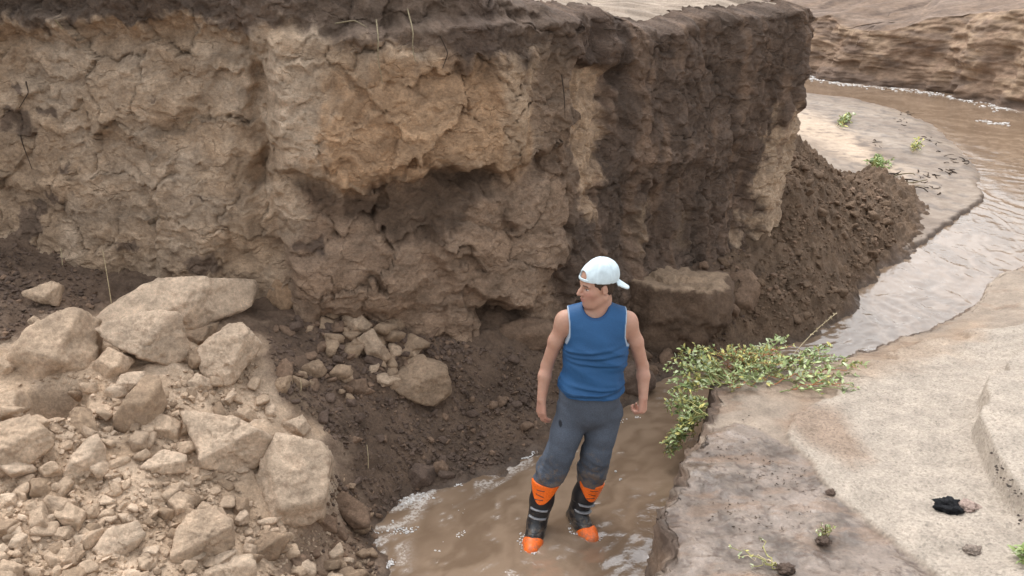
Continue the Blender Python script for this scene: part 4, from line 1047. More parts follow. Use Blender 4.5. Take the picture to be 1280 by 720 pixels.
wrL, wrR = J(677, 499, PY - .01), J(804, 497, PY - .01)
hc = J(746, 357, PY + .015)                                # centre of the head, at eye level
yaw = math.radians(24)
hf = np.array([-math.cos(yaw), -math.sin(yaw), -.10]); hf /= np.linalg.norm(hf)      # where the face looks
hs_ = np.cross([0, 0, 1.0], hf); hs_ /= np.linalg.norm(hs_)                          # towards its left ear
hu = np.cross(hf, hs_)
HR = np.stack([hf, hs_, hu])
def H(f, s, z): return hc + hf * f + hs_ * s + hu * z
def torso(g, o=0.0, k=.05):
    ax = (nek - pel) / np.linalg.norm(nek - pel)
    sx = (shR - shL) / np.linalg.norm(shR - shL)
    R = np.stack([sx, np.cross(ax, sx), ax])
    g.ell(pel + ax * .02, (.162 + o, .118 + o, .13 + o), k, R)
    g.ell(pel + ax * .15, (.142 + o, .112 + o, .16 + o), k, R)
    g.ell(che - ax * .06 + np.array([0, -.005, 0]), (.148 + o, .112 + o, .17 + o), k, R)
    g.ell(che + ax * .04, (.158 + o, .102 + o, .125 + o), k, R)
    g.cone(shL + np.array([.035, 0, -.005]), shR + np.array([-.035, 0, -.005]), .058 + o, .058 + o, k)
    g.cone(nek + np.array([0, .01, .02]), shL + np.array([.03, 0, .01]), .045 + o, .045 + o, k * .6)
    g.cone(nek + np.array([0, .01, .02]), shR + np.array([-.03, 0, .01]), .045 + o, .045 + o, k * .6)
B_ = SDF((-.40, -.30, .40), (.40, .26, 1.80), .0042)
torso(B_)
for s, a, b, c in ((-1, shL, elL, wrL), (1, shR, elR, wrR)):
    B_.ell(a + np.array([s * .012, 0, -.02]), (.046, .050, .068), .03)
    m = a * .55 + b * .45 + np.array([s * .006, -.006, 0])
    B_.chain([a, m, b], [.043, .041, .034], .02)
    m2 = b * .68 + c * .32 + np.array([s * .004, .0, 0])
    B_.chain([b, m2, c], [.034, .037, .026], .015)
for a, b in ((hipL, kneL), (hipR, kneR)): B_.cone(a, b, .085, .055, .03)
# neck and head
B_.chain([nek + np.array([0, .02, -.04]), H(-.025, 0, -.09), H(-.02, 0, -.03)], [.058, .051, .053], .025)
B_.ell(H(-.012, 0, .045), (.098, .077, .092), .0, HR)
B_.ell(H(.028, 0, -.03), (.066, .060, .088), .03, HR)
B_.ell(H(.052, 0, -.085), (.036, .034, .030), .02, HR)
B_.cone(H(.066, 0, -.100), H(.066, 0, -.096), .019, .019, .015)
for s in (-1, 1):
    B_.cone(H(-.015, s * .052, -.055), H(.05, s * .025, -.095), .020, .016, .025)       # jaw
    B_.ell(H(.050, s * .042, -.018), (.026, .020, .022), .02, HR)                       # cheek
    B_.ell(H(.083, s * .031, .010), (.020, .017, .012), .010, HR, sub=True)             # eye socket
    B_.ell(H(.070, s * .030, .009), (.014, .014, .013), .002, HR)                       # eyeball under lids
    B_.cone(H(.082, s * .014, .028), H(.072, s * .046, .026), .010, .008, .008)         # brow
    B_.ell(H(-.008, s * .078, -.004), (.017, .009, .028), .006, HR)                     # ear
    B_.ell(H(-.006, s * .088, -.002), (.010, .006, .018), .004, HR, sub=True)
B_.chain([H(.084, 0, .022), H(.104, 0, -.004), H(.114, 0, -.019)], [.008, .0095, .011], .008)   # nose
for s in (-1, 1): B_.ell(H(.099, s * .010, -.024), (.011, .008, .008), .005, HR)
B_.ell(H(.088, 0, -.052), (.014, .020, .0075), .005, HR)
B_.ell(H(.085, 0, -.065), (.014, .018, .0080), .005, HR)
B_.ell(H(.101, 0, -.0585), (.012, .020, .0016), .003, HR, sub=True)
# hands: palm, four fingers, thumb from the side of the palm
def hand(g, w, dn, pal, fist, thumb_side):
    """w wrist; dn along the hand; pal palm normal; thumb_side +-1 along the knuckle line."""
    dn = dn / np.linalg.norm(dn); ac_ = np.cross(dn, pal); ac_ /= np.linalg.norm(ac_); pal = np.cross(ac_, dn)
    P_ = lambda a, b, c: w + dn * a + ac_ * b * thumb_side + pal * c
    for b, e in ((.026, .080), (.009, .086), (-.009, .083), (-.026, .074)):
        g.chain([P_(.0, b * .5, 0), P_(e, b, 0)], [.016, .0145], .010)
    for b, e, l in ((.031, .082, .040), (.0105, .090, .046), (-.0105, .086, .042), (-.030, .076, .034)):
        c1, c2, c3 = (.35, .9, 1.25) if not fist else (1.15, 2.2, 2.9)
        p0 = P_(e, b, 0); v = lambda an: dn * math.cos(an) + pal * math.sin(an)
        p1 = p0 + v(c1) * l; p2 = p1 + v(c2) * l * .62; p3 = p2 + v(c3) * l * .48
        g.chain([p0, p1, p2, p3], [.0105, .0095, .0085, .0075], .002)
    t0 = P_(.018, .022, .010); t1 = P_(.050, .046, .018); t2 = P_(.078, .046 - (.010 if fist else 0), .026 + (.012 if fist else 0)); t3 = P_(.098, .038 - (.012 if fist else 0), .030 + (.012 if fist else 0))
    g.chain([t0, t1, t2, t3], [.016, .0135, .0105, .0090], .004)
hand(B_, wrL, np.array([-.02, -.10, -1.0]), np.array([.8, .55, 0]), False, -1)
hand(B_, wrR, np.array([-.02, -.10, -1.0]), np.array([-.75, .6, 0]), True, 1)
V, Q = B_.mesh(1)
# skin: base tone with redder lips, ears, knuckles; dark brows and eyes
loc = (V - hc) @ HR.T
sk = np.zeros(V.shape) + np.array([.47, .265, .19])
sk = sk * (1 + .09 * fbm(V, 9, 4, .6, seed=5))[:, None] * (1 + np.array([.0, -.05, -.05]) * np.clip(fbm(V, 14, 3, seed=6), -1, 1)[:, None])
sk = lerp(sk, np.array([.52, .25, .19]), .55 * np.exp(-((loc[:, 0] - .075) ** 2 + (np.abs(loc[:, 1]) - .04) ** 2 + (loc[:, 2] + .02) ** 2) / .0009))
lip = np.exp(-((loc[:, 0] - .098) / .012) ** 2 - (loc[:, 1] / .02) ** 2 - ((loc[:, 2] + .0585) / .011) ** 2)
sk = lerp(sk, np.array([.42, .16, .13]), np.clip(lip * 1.3, 0, .85))
brow = sst(.006, .003, np.abs(loc[:, 2] - .029 + .12 * (np.abs(loc[:, 1]) - .03) ** 1)) * (loc[:, 0] > .055) * sst(.012, .017, np.abs(loc[:, 1])) * sst(.052, .046, np.abs(loc[:, 1]))
sk = lerp(sk, np.array([.07, .045, .03]), brow * .9)
eye = sst(.0062, .0048, np.abs(loc[:, 2] - .008)) * sst(.014, .0115, np.abs(np.abs(loc[:, 1]) - .031)) * (loc[:, 0] > .06)
sk = lerp(sk, np.array([.55, .52, .50]), eye * .9)
iris = sst(.0062, .0050, np.hypot(np.abs(loc[:, 1]) - .031, loc[:, 2] - .008)) * (loc[:, 0] > .06)
sk = lerp(sk, np.array([.03, .022, .016]), iris)
lash = sst(.0022, .0010, np.abs(loc[:, 2] - .0145)) * sst(.015, .012, np.abs(np.abs(loc[:, 1]) - .031)) * (loc[:, 0] > .06)
sk = lerp(sk, np.array([.05, .035, .028]), lash * .9)
sk = lerp(sk, np.array([.50, .25, .19]), .45 * sst(.93, .84, V[:, 2]) * sst(.12, .18, np.abs(V[:, 0])))
M_SKIN = plain_mat('skin', None, .52, 60, .05, .08, .4, .08)
person = obj('person', None, loc=ORG, label='person in blue sleeveless shirt and backwards cap standing in the muddy stream', category='person')
obj('body', mesh_np('body', V, Q, sk), M_SKIN, person)
# ------------------------------------------------------------------ shirt
S = SDF((-.30, -.26, .78), (.34, .24, 1.60), .0042)
torso(S, .017, .06)
X, Y, Z_ = S.grid()
hemz = float(J(735, 500, PY - .12)[2]) + .012
ctr_ = lambda z, w, r: S.cone(pel + (che - pel) * z + np.array([-w, 0, 0]), pel + (che - pel) * z + np.array([w, 0, 0]), r, r, .05)
ctr_(.28, .044, .126); ctr_(.50, .042, .122); ctr_(.70, .040, .120)
S.cone(pel + np.array([-.045, 0, -.03]), pel + np.array([.045, 0, -.03]), .134, .134, .05)
# creases: soft folds across the belly and from the armpits
gx3 = np.stack(np.broadcast_arrays(X, Y, Z_), -1)[::2, ::2, ::2]
fo = ridge(gx3 * np.array([.55, .55, 1.9]) + np.array([0, 0, 1.0]) * (gx3[..., :1] * .45), 5.0, 2, .4, seed=8)
fo2 = fbm(gx3 * np.array([1.6, 1.6, .55]), 9, 2, seed=9)
fz = gx3[..., 2]
amp = .0075 * sst(.85, .95, fz) * sst(1.36, 1.22, fz) + .002
fo = np.repeat(np.repeat(np.repeat(fo * amp + fo2 * .006 * sst(1.15, .95, fz), 2, 0), 2, 1), 2, 2)[:S.n[0], :S.n[1], :S.n[2]]
for dz, x0, lx, ph in ((1.235, -.02, .16, .35), (1.205, .02, .17, .18), (1.165, .03, .15, -.15), (.985, 0, .2, .1), (1.02, .05, .16, -.25)):
    zc = dz + ph * (X - x0) * .4
    fo = fo + .0075 * np.exp(-((Z_ - zc) / .011) ** 2 - ((X - x0) / lx) ** 2) * (Y < .03) - .006 * np.exp(-((Z_ - zc + .017) / .010) ** 2 - ((X - x0) / lx) ** 2) * (Y < .03)
S.F = S.F - fo.astype(np.float32)
S.F = np.maximum(S.F, (hemz - .012 + .006 * np.cos(X * 14) - Z_).astype(np.float32))
# arm holes and neckline
def armcut(x, z, s, a):
    return s * (x - a[0]) - np.interp(z, [a[2] - .20, a[2] - .16, a[2] - .12, a[2] - .06, a[2], a[2] + .09], [.12, .045, -.004, -.020, -.020, -.010])
for s, a in ((-1, shL), (1, shR)):
    S.F = np.maximum(S.F, (armcut(X, Z_, s, a) * .9).astype(np.float32))
neckc = H(-.02, 0, -.125)
S.ell(nek + np.array([-.012, -.035, .075]), (.074, .085, .085), .004, None, sub=True)
V, Q = S.mesh(1)
shc = np.zeros(V.shape) + np.array([.018, .083, .205])
shc = shc * (1 + .12 * fbm(V, 6, 3, seed=6))[:, None]
for s, a in ((-1, shL), (1, shR)):
    shc = lerp(shc, np.array([.42, .50, .58]), sst(-.008, -.005, armcut(V[:, 0], V[:, 2], s, a)) * sst(-.15, -.13, V[:, 2] - a[2]) * .85)
nd = np.sqrt(((V[:, 0] - nek[0] + .012) / .074) ** 2 + ((V[:, 1] - nek[1] + .035) / .085) ** 2 + ((V[:, 2] - nek[2] - .075) / .085) ** 2)
shc = lerp(shc, np.array([.014, .06, .16]), sst(1.22, 1.15, nd) * .7)
hm = sst(.030, .026, V[:, 2] - hemz) * sst(.020, .023, V[:, 2] - hemz)
shc = lerp(shc, shc * .6, hm)
M_SHIRT = plain_mat('shirt_fabric', None, .62, 220, .10, .25, .35)
obj('shirt', mesh_np('shirt', V, Q, shc), M_SHIRT, person)
# ------------------------------------------------------------------ trousers
G = SDF((-.36, -.32, .30), (.28, .24, 1.12), .0045)
ax = (nek - pel) / np.linalg.norm(nek - pel)
G.ell(pel + ax * .02, (.172, .128, .135), .03)
G.cone(pel + ax * .12 + np.array([-.05, 0, 0]), pel + ax * .12 + np.array([.05, 0, 0]), .122, .122, .04)
for a, b, c in ((hipL, kneL, calL), (hipR, kneR, calR)):
    m = a * .5 + b * .5
    G.chain([a + np.array([0, .005, .02]), m, b, b * .45 + c * .55, c + (c - b) * .12], [.098, .087, .079, .079, .067], .025)
X, Y, Z_ = G.grid()
gx3 = np.stack(np.broadcast_arrays(X, Y, Z_), -1)[::2, ::2, ::2]
fz = gx3[..., 2]
fo = .010 * ridge(gx3 * np.array([1, 1, 1.6]) + np.array([0, 0, .6]) * gx3[..., :1], 6, 2, .4, seed=18) * (.35 + .65 * sst(.62, .45, fz)) + .004 * fbm(gx3, 12, 2, seed=19)
fo = np.repeat(np.repeat(np.repeat(fo, 2, 0), 2, 1), 2, 2)[:G.n[0], :G.n[1], :G.n[2]]
G.F = G.F - fo.astype(np.float32)
V, Q = G.mesh(1)
tc = np.zeros(V.shape) + np.array([.082, .096, .122])
tc = tc * (1 + .22 * fbm(V, 5, 4, seed=16))[:, None]
seam = sst(.012, .004, np.abs(V[:, 0] - np.interp(V[:, 2], [.35, .62, .95], [calL[0] - .07, kneL[0] - .072, hipL[0] - .092]))) * (V[:, 1] < hipL[1] + .06)
tc = lerp(tc, tc * 1.8, .45 * seam)
tc = lerp(tc, np.array([.02, .02, .024]), .9 * sst(.012, .007, np.hypot(V[:, 0] - (hipL[0] - .075), (V[:, 2] - .78) * .5)) * (V[:, 1] < hipL[1]))
M_TROU = plain_mat('sweat_trousers', None, .9, 160, .2, .35, .2, mud=(.35, .75))
obj('trousers', mesh_np('trousers', V, Q, tc), M_TROU, person)
# ------------------------------------------------------------------ cap worn backwards
CL = np.stack([hf, hs_, hu])
tilt = math.radians(11)
cf = hf * math.cos(tilt) + hu * math.sin(tilt); cu_ = np.cross(cf, hs_); CR = np.stack([cf, hs_, cu_])
ccn = H(-.014, 0, .047)
K = SDF(hc + np.array([-.2, -.2, -.12]), hc + np.array([.22, .2, .2]), .0036)
K.ell(ccn, (.108, .088, .095), 0, CR)
K.ell(ccn - cf * .02 + cu_ * .02, (.098, .086, .092), .02, CR)
X, Y, Z_ = K.grid()
lz = (X - ccn[0]) * cu_[0] + (Y - ccn[1]) * cu_[1] + (Z_ - ccn[2]) * cu_[2]
lf = (X - ccn[0]) * cf[0] + (Y - ccn[1]) * cf[1] + (Z_ - ccn[2]) * cf[2]
lsd = (X - ccn[0]) * hs_[0] + (Y - ccn[1]) * hs_[1] + (Z_ - ccn[2]) * hs_[2]
K.F = K.F + (.0035 * fbm(np.stack(np.broadcast_arrays(X, Y, Z_), -1), 16, 2, seed=44)).astype(np.float32)      # soft cloth
K.F = np.maximum(K.F, (-.012 - lz).astype(np.float32))
K.F = K.F + (.0030 * np.cos(np.arctan2(lsd, lf) * 3 + .5) ** 60).astype(np.float32)     # panel seams
arch = np.sqrt((lsd / .034) ** 2 + ((lz - .010) / .030) ** 2) - 1
K.F = np.maximum(K.F, np.where(lf > .05, -arch * .02, -1).astype(np.float32))
V, Q = K.mesh(1)
M_CAP = plain_mat('cap_cloth', (.60, .70, .74), .85, 30, .10, .25, .2)
cap = obj('cap', mesh_np('cap', V, Q), M_CAP, person)
bb = SDF(hc + np.array([-.1, -.2, -.16]), hc + np.array([.28, .25, .12]), .0036)
X, Y, Z_ = bb.grid()
lz = (X - ccn[0]) * cu_[0] + (Y - ccn[1]) * cu_[1] + (Z_ - ccn[2]) * cu_[2]
lf = (X - ccn[0]) * cf[0] + (Y - ccn[1]) * cf[1] + (Z_ - ccn[2]) * cf[2]
lsd = (X - ccn[0]) * hs_[0] + (Y - ccn[1]) * hs_[1] + (Z_ - ccn[2]) * hs_[2]
sheet = lz - .004 + 4.0 * lsd ** 2 + .62 * np.clip(-.085 - lf, 0, 1)
out = np.sqrt(((lf + .075) / .118) ** 2 + (lsd / .086) ** 2) - 1
bb.F = np.maximum(np.maximum(np.abs(sheet) * .85 - .0045, out * .07), lf + .075).astype(np.float32)
V, Q = bb.mesh(1)
obj('brim', mesh_np('brim', V, Q), M_CAP, cap)
st = SDF(hc + np.array([-.2, -.2, -.10]), hc + np.array([.1, .2, .2]), .0036)
st.ell(ccn, (.112, .091, .103), 0, CR)
X, Y, Z_ = st.grid()
lz = (X - ccn[0]) * cu_[0] + (Y - ccn[1]) * cu_[1] + (Z_ - ccn[2]) * cu_[2]
lf = (X - ccn[0]) * cf[0] + (Y - ccn[1]) * cf[1] + (Z_ - ccn[2]) * cf[2]
lsd = (X - ccn[0]) * hs_[0] + (Y - ccn[1]) * hs_[1] + (Z_ - ccn[2]) * hs_[2]
st.F = np.maximum(np.maximum(st.F, -(st.F + .006)), np.maximum(np.abs(lz + .003) - .008, np.maximum(.05 - lf, np.abs(lsd) - .048))).astype(np.float32)
V, Q = st.mesh(1)
obj('strap', mesh_np('strap', V, Q), M_CAP, cap)
# ------------------------------------------------------------------ hair below the cap
A = SDF(hc + np.array([-.16, -.16, -.14]), hc + np.array([.16, .16, .16]), .0036)
A.ell(H(-.016, 0, .040), (.100, .083, .092), 0, HR)
A.ell(H(-.045, 0, -.015), (.066, .066, .060), .02, HR)
X, Y, Z_ = A.grid()
lf = (X - hc[0]) * hf[0] + (Y - hc[1]) * hf[1] + (Z_ - hc[2]) * hf[2]; lz = (X - hc[0]) * hu[0] + (Y - hc[1]) * hu[1] + (Z_ - hc[2]) * hu[2]
lsd = (X - hc[0]) * hs_[0] + (Y - hc[1]) * hs_[1] + (Z_ - hc[2]) * hs_[2]
nz3 = fbm(np.stack(np.broadcast_arrays(X, Y, Z_ * .4), -1), 60, 2, seed=3)
front_l = np.where(lz > .02, .046, np.where(lz > -.012, .030, np.where(lz > -.03, .020, -.022)))       # hairline with sideburn
A.F = np.maximum(np.maximum(A.F - .004 * nz3, (lf - front_l) * .8), -.062 - lz)
A.F = np.maximum(A.F, -(np.sqrt(((lf + .008) / .022) ** 2 + ((lz + .006) / .034) ** 2) - 1) * np.where(np.abs(lsd) > .05, .02, -9)).astype(np.float32)   # clear of the ears
V, Q = A.mesh(0)
obj('hair', mesh_np('hair', V, Q), plain_mat('hair', (.055, .034, .022), .6, 240, .35, .6, .3), person)
# ------------------------------------------------------------------ riding boots
M_BLK = plain_mat('boot_black', (.018, .018, .020), .38, 90, .25, .2, .5, mud=(.0, .35))
M_ORG = plain_mat('boot_orange', (.92, .16, .012), .42, 90, .18, .15, .5, mud=(.0, .30))
M_BUC = plain_mat('boot_buckle', (.26, .26, .27), .35, 60, .2, .1, .5)
M_SOLE = plain_mat('boot_sole', (.05, .045, .04), .7, 60, .2, .2, .3)
def boot(ank, top, fdir):
    fd = np.array([fdir[0], fdir[1], 0.0]); fd /= np.linalg.norm(fd); sdv = np.cross([0, 0, 1.0], fd)
    base = np.array([ank[0], ank[1], 0.0])
    b = obj('boot', None, None, person)
    W = lambda f, s, z: base + fd * f + sdv * s + np.array([0, 0, z])
    up = top - W(0, 0, .11)
    def build(o):
        g = SDF(base + np.array([-.27, -.27, -.02]), base + np.array([.27, .27, .48]), .0042)
        g.chain([W(-.005, 0, .10), W(-.005, 0, .11) + up * .55, W(0, 0, .11) + up * 1.02], [.060 + o, .067 + o, .074 + o], .03)
        g.chain([W(-.055, 0, .058), W(.06, 0, .058), W(.135, 0, .052), W(.185, 0, .046)], [.046 + o, .050 + o, .049 + o, .038 + o], .02)
        g.cone(W(.02, 0, .10), W(.07, 0, .075), .052 + o, .045 + o, .03)
        X, Y, Z_ = g.grid()
        f = (X - base[0]) * fd[0] + (Y - base[1]) * fd[1]; s = (X - base[0]) * sdv[0] + (Y - base[1]) * sdv[1]
        t = ((X - W(0, 0, .11)[0]) * up[0] + (Y - W(0, 0, .11)[1]) * up[1] + (Z_ - .11) * up[2]) / (up @ up)
        shf = (X - (W(0, 0, .11)[0] + t * up[0])) * fd[0] + (Y - (W(0, 0, .11)[1] + t * up[1])) * fd[1]
        shs = (X - (W(0, 0, .11)[0] + t * up[0])) * sdv[0] + (Y - (W(0, 0, .11)[1] + t * up[1])) * sdv[1]
        g.F = np.maximum(g.F, .004 - Z_).astype(np.float32)
        return g, f, s, t, shf, shs, Z_
    g, f, s, t, shf, shs, Z_ = build(0)
    F0 = g.F
    g.F = np.maximum(F0, (t - 1.0) * .3 + .03 * (shf < -.03) * 0).astype(np.float32)
    g.F = g.F + (.003 * (np.abs(np.sin(Z_ * 60)) < .18) * (t < .45) * (f > -.02)).astype(np.float32)
    V, Q = g.mesh(1); b.name = 'boot'
    obj('boot_shell', mesh_np('boot_shell', V, Q), M_BLK, b)
    g.F = np.maximum(np.maximum(F0 - .012, np.maximum(.58 + .16 * (np.abs(shs) / .05) ** 2 - t, t - 1.06) * .3), .005 - shf + .12 * np.abs(shs)).astype(np.float32)
    V, Q = g.mesh(1); obj('shin_plate', mesh_np('shin_plate', V, Q), M_ORG, b)
    for t0, sl_ in ((.70, .9), (.80, -.6), (.93, .5)):     # black strokes printed on the plate, laid on as thin strips
        g.F = np.maximum(np.maximum(F0 - .0155, np.abs(t - t0 - sl_ * (shs + .01)) * .3 - .0030), np.maximum(.02 - shf, np.abs(shs + .012) - .026)).astype(np.float32)
        V, Q = g.mesh(0)
        if len(V): obj('stroke', mesh_np('stroke', V, Q), M_BLK, b)
    g.F = np.maximum(np.maximum(F0 - .010, np.maximum(.62 - t, t - .66) * .3), .0 - shf).astype(np.float32)
    g.F = np.maximum(np.maximum(F0 - .008, .115 + .6 * np.clip(Z_ - .045, 0, 1) - .35 * np.abs(s) - f), .022 - Z_).astype(np.float32)
    V, Q = g.mesh(1); obj('toe_cap', mesh_np('toe_cap', V, Q), M_ORG, b)
    for t0 in (.20, .42):
        g.F = np.maximum(np.maximum(F0 - .014, np.abs(t - t0 - .25 * shs) * .3 - .0055), np.maximum(.012 - shf, np.abs(shs) - .052)).astype(np.float32)
        V, Q = g.mesh(0)
        if len(V): obj('buckle', mesh_np('buckle', V, Q), M_BUC, b)
    g.F = np.maximum(np.maximum(F0 - .012, Z_ - .030), .006 - Z_).astype(np.float32)
    V, Q = g.mesh(0); obj('sole', mesh_np('sole', V, Q), M_SOLE, b)
boot(ankL, calL, (-.20, -1.0))
boot(ankR, calR, (.42, -1.0))
# ================================================================== PLANTS
M_LEAF = plain_mat('weed_leaf', None, .55, 80, .2, .1, .35)
M_STEM = plain_mat('weed_stem', None, .65, 80, .2, .1, .3)
M_TWIG = plain_mat('dead_twig', None, .85, 90, .3, .3, .2)
pr = np.random.default_rng(5)
def bez(a, b, c, n):
    t = np.linspace(0, 1, n)[:, None]
    return (1 - t) ** 2 * a + 2 * t * (1 - t) * b + t ** 2 * c
def leaf(bag, p, d, size, colr, droop=.3):
    d = d / (np.linalg.norm(d) + 1e-9); sd_ = np.cross(d, [0, 0, 1.0]); sd_ /= np.linalg.norm(sd_) + 1e-9
    upv = np.cross(sd_, d); roll = pr.uniform(-.8, .8)
    sd2 = sd_ * math.cos(roll) + upv * math.sin(roll); up2 = np.cross(sd2, d)
    w = size * pr.uniform(.15, .24)
    V = np.array([p, p + d * size * .35 + sd2 * w + up2 * size * .10, p + d * size * .72 + sd2 * w * .75 + up2 * size * .06 - up2 * droop * size * .15, p + d * size - up2 * droop * size * .4,
                  p + d * size * .72 - sd2 * w * .75 + up2 * size * .06 - up2 * droop * size * .15, p + d * size * .35 - sd2 * w + up2 * size * .10, p + d * size * .5 - up2 * size * .02])
    bag.add(V, np.array([[0, 1, 6], [1, 2, 6], [2, 3, 6], [3, 4, 6], [4, 5, 6], [5, 0, 6]]), colr)
GRN = [np.array([.36, .44, .17]), np.array([.46, .53, .26]), np.array([.55, .60, .38]), np.array([.22, .30, .11]), np.array([.58, .52, .17])]
def weed(label, stems, leafsize, per, colw, stemcol, extra=None):
    """stems: list of (root, bend, tip) in the world."""
    root = np.mean([s[0] for s in stems], axis=0)
    e = obj('weed', None, loc=root, label=label, category='plant', group=None) if False else obj('weed', None, loc=root, label=label, category='plant')
    sb, lb = Bag(), Bag()
    for a, b, c in stems:
        a, b, c = a - root, b - root, c - root
        L = np.linalg.norm(c - a) + np.linalg.norm(b - a) * .3
        pts = bez(a, b, c, 9); pts[1:-1] += pr.normal(size=(7, 3)) * .010
        V, Fq = tube(pts, np.linspace(.0042, .0016, 9), 4)
        sb.add(V, Fq, stemcol[pr.integers(len(stemcol))] * pr.uniform(.8, 1.2))
        n = max(4, int(per * L))
        for t in np.sort(pr.uniform(.18, 1.0, n)) ** .8:
            i = min(int(t * 8), 7); p = pts[i] + (pts[i + 1] - pts[i]) * (t * 8 - i)
            d = (pts[i + 1] - pts[i]); d /= np.linalg.norm(d) + 1e-9
            q = pr.normal(size=3); q[2] = abs(q[2]) * .8 + .1
            dv = d * .5 + q / np.linalg.norm(q)
            leaf(lb, p, dv, leafsize * (.45 + 1.0 * pr.random() ** 1.6), GRN[pr.choice(5, p=colw)] * pr.uniform(.5, 1.2))
        for _ in range(4):                                   # tuft at the tip
            dv = d + pr.normal(size=3) * .6 + np.array([0, 0, .3]); leaf(lb, pts[-1], dv, leafsize * pr.uniform(.45, .8), GRN[pr.choice(5, p=colw)] * pr.uniform(.9, 1.25))
    obj('stems', sb.mesh('stems'), M_STEM, e); obj('foliage', lb.mesh('foliage'), M_LEAF, e)
    return e
def bz(u, v, dz=0.0):
    z = .45
    for _ in range(5):                                     # settles on the bank along the pixel's ray
        h = at(u, v, z); z = float(BANK(h[:1], h[1:2])[0])
    z += .006 + .15 * float(pm(np.array([u]), np.array([v]), [(1300,440),(1262,470),(1228,520),(1217,555),(1238,605),(1262,645),(1330,700),(1600,700),(1600,400)], 4)[0])
    h = at(u, v, z); return h + np.array([0, 0, dz])
RED = np.array([.36, .15, .07]); OLV = np.array([.28, .26, .10]); STRAW = np.array([.50, .41, .26])
# hanging over the lip of the bank
org = [bz(905 + pr.uniform(-14, 10), 474 + pr.uniform(-8, 8)) for _ in range(8)]
st = []
for _ in range(75):
    v = pr.uniform(436, 572); uc = np.interp(v, [436, 460, 500, 540, 572], [880, 850, 858, 850, 838]); u = uc + pr.normal() * np.interp(v, [436, 500, 572], [20, 15, 8])
    c = at(u, v, np.interp(v, [436, 470, 520, 575], [.55, .48, .30, .10]))
    a = org[pr.integers(8)] if v < 500 else at(pr.uniform(872, 886), pr.uniform(498, 520), .46)
    b = (a + c) / 2 + np.array([0, 0, pr.uniform(.03, .10)]) + (c - a) * .15
    st.append((a, b, c))
weed('pale green weed hanging over the edge of the sandy bank to the water', st, .040, 62, [.26, .26, .16, .08, .24], [OLV, OLV, np.array([.25, .3, .12])])
# red-stemmed clump on the corner
o0 = bz(925, 462)
st = []
for _ in range(46):
    u = np.clip(930 + pr.normal() * 38, 862, 1012); v = pr.uniform(424, 452)
    c = at(u, v + 6, pr.uniform(.50, .62)); a = o0 + np.array([pr.normal() * .05, pr.normal() * .04, -.01])
    b = (a + c) / 2 + np.array([0, 0, pr.uniform(.02, .09)]); st.append((a, b, c))
weed('red-stemmed bushy weed on the corner of the bank behind the hanging weed', st, .032, 34, [.22, .22, .12, .08, .36], [RED * 1.5, RED * 1.3, RED, OLV])
# sprawling over the sand
st = []
for _ in range(80):
    u = pr.uniform(905, 1078); v = np.interp(u, [905, 940, 1000, 1040, 1080], [484, 474, 464, 464, 482]) + pr.normal() * np.interp(u, [905, 990, 1080], [9, 17, 9])
    c = bz(u, v, pr.uniform(.01, .11)); ua = u - pr.uniform(25, 75)
    a = bz(np.clip(ua, 915, 1060), np.clip(v - pr.uniform(2, 10), 455, 490)); b = (a + c) / 2 + np.array([0, 0, pr.uniform(.03, .09)]); st.append((a, b, c))
weed('leafy grey-green weed sprawling flat across the sandy bank', st, .042, 62, [.30, .32, .20, .12, .06], [OLV, RED * 1.3, STRAW, np.array([.25, .3, .12])])
# dry stalk leaning out over the water
e = obj('dry_stalk', None, loc=bz(985, 452), label='dry straw-coloured stalk leaning from the weeds out over the water', category='plant')
b0 = bz(985, 452); p_ = bez(b0, at(1010, 418, .56), at(1044, 393, .62), 12) - b0
sb, lb = Bag(), Bag(); sb.add(*tube(p_, np.linspace(.004, .002, 12), 5), STRAW)
for i in range(6, 12):
    for _ in range(4): leaf(lb, p_[i], pr.normal(size=3), .022, STRAW * pr.uniform(.7, 1.1))
obj('stem', sb.mesh('stem'), M_TWIG, e); obj('seed_head', lb.mesh('seed_head'), M_TWIG, e)
# weeds stranded on the sandbar
def bar(u, v, dz=0.0):
    h = hit(u, v, bar_z, 6, 22); h = h + np.array([0, 0, dz]); return h
def stranded(label, u0, v0, u1, v1, n, ls, colw, sc):
    st = []
    for _ in range(n):
        a = bar(u0 + pr.normal() * 3, v0 + pr.normal() * 2); c = bar(np.clip(pr.normal() * abs(u1 - u0) * .5, -40, 40) + (u0 + u1) / 2, (v0 + v1) / 2 + pr.normal() * 4, pr.uniform(.02, .08))
        st.append((a, (a + c) / 2 + np.array([0, 0, .04]), c))
    weed(label, st, ls * .8, 24, colw, sc)
stranded('small olive weed lying stranded on the pale sandbar', 1050, 156, 1062, 146, 22, .09, [.2, .2, .2, .2, .2], [OLV, STRAW])
stranded('tiny yellow-green weed stranded on the wet middle of the sandbar', 1142, 185, 1152, 188, 12, .07, [.2, .2, .1, .1, .4], [OLV, STRAW])
stranded('bright green weed growing where the slump meets the sandbar', 1092, 207, 1108, 206, 46, .085, [.4, .25, .1, .2, .05], [OLV, OLV])
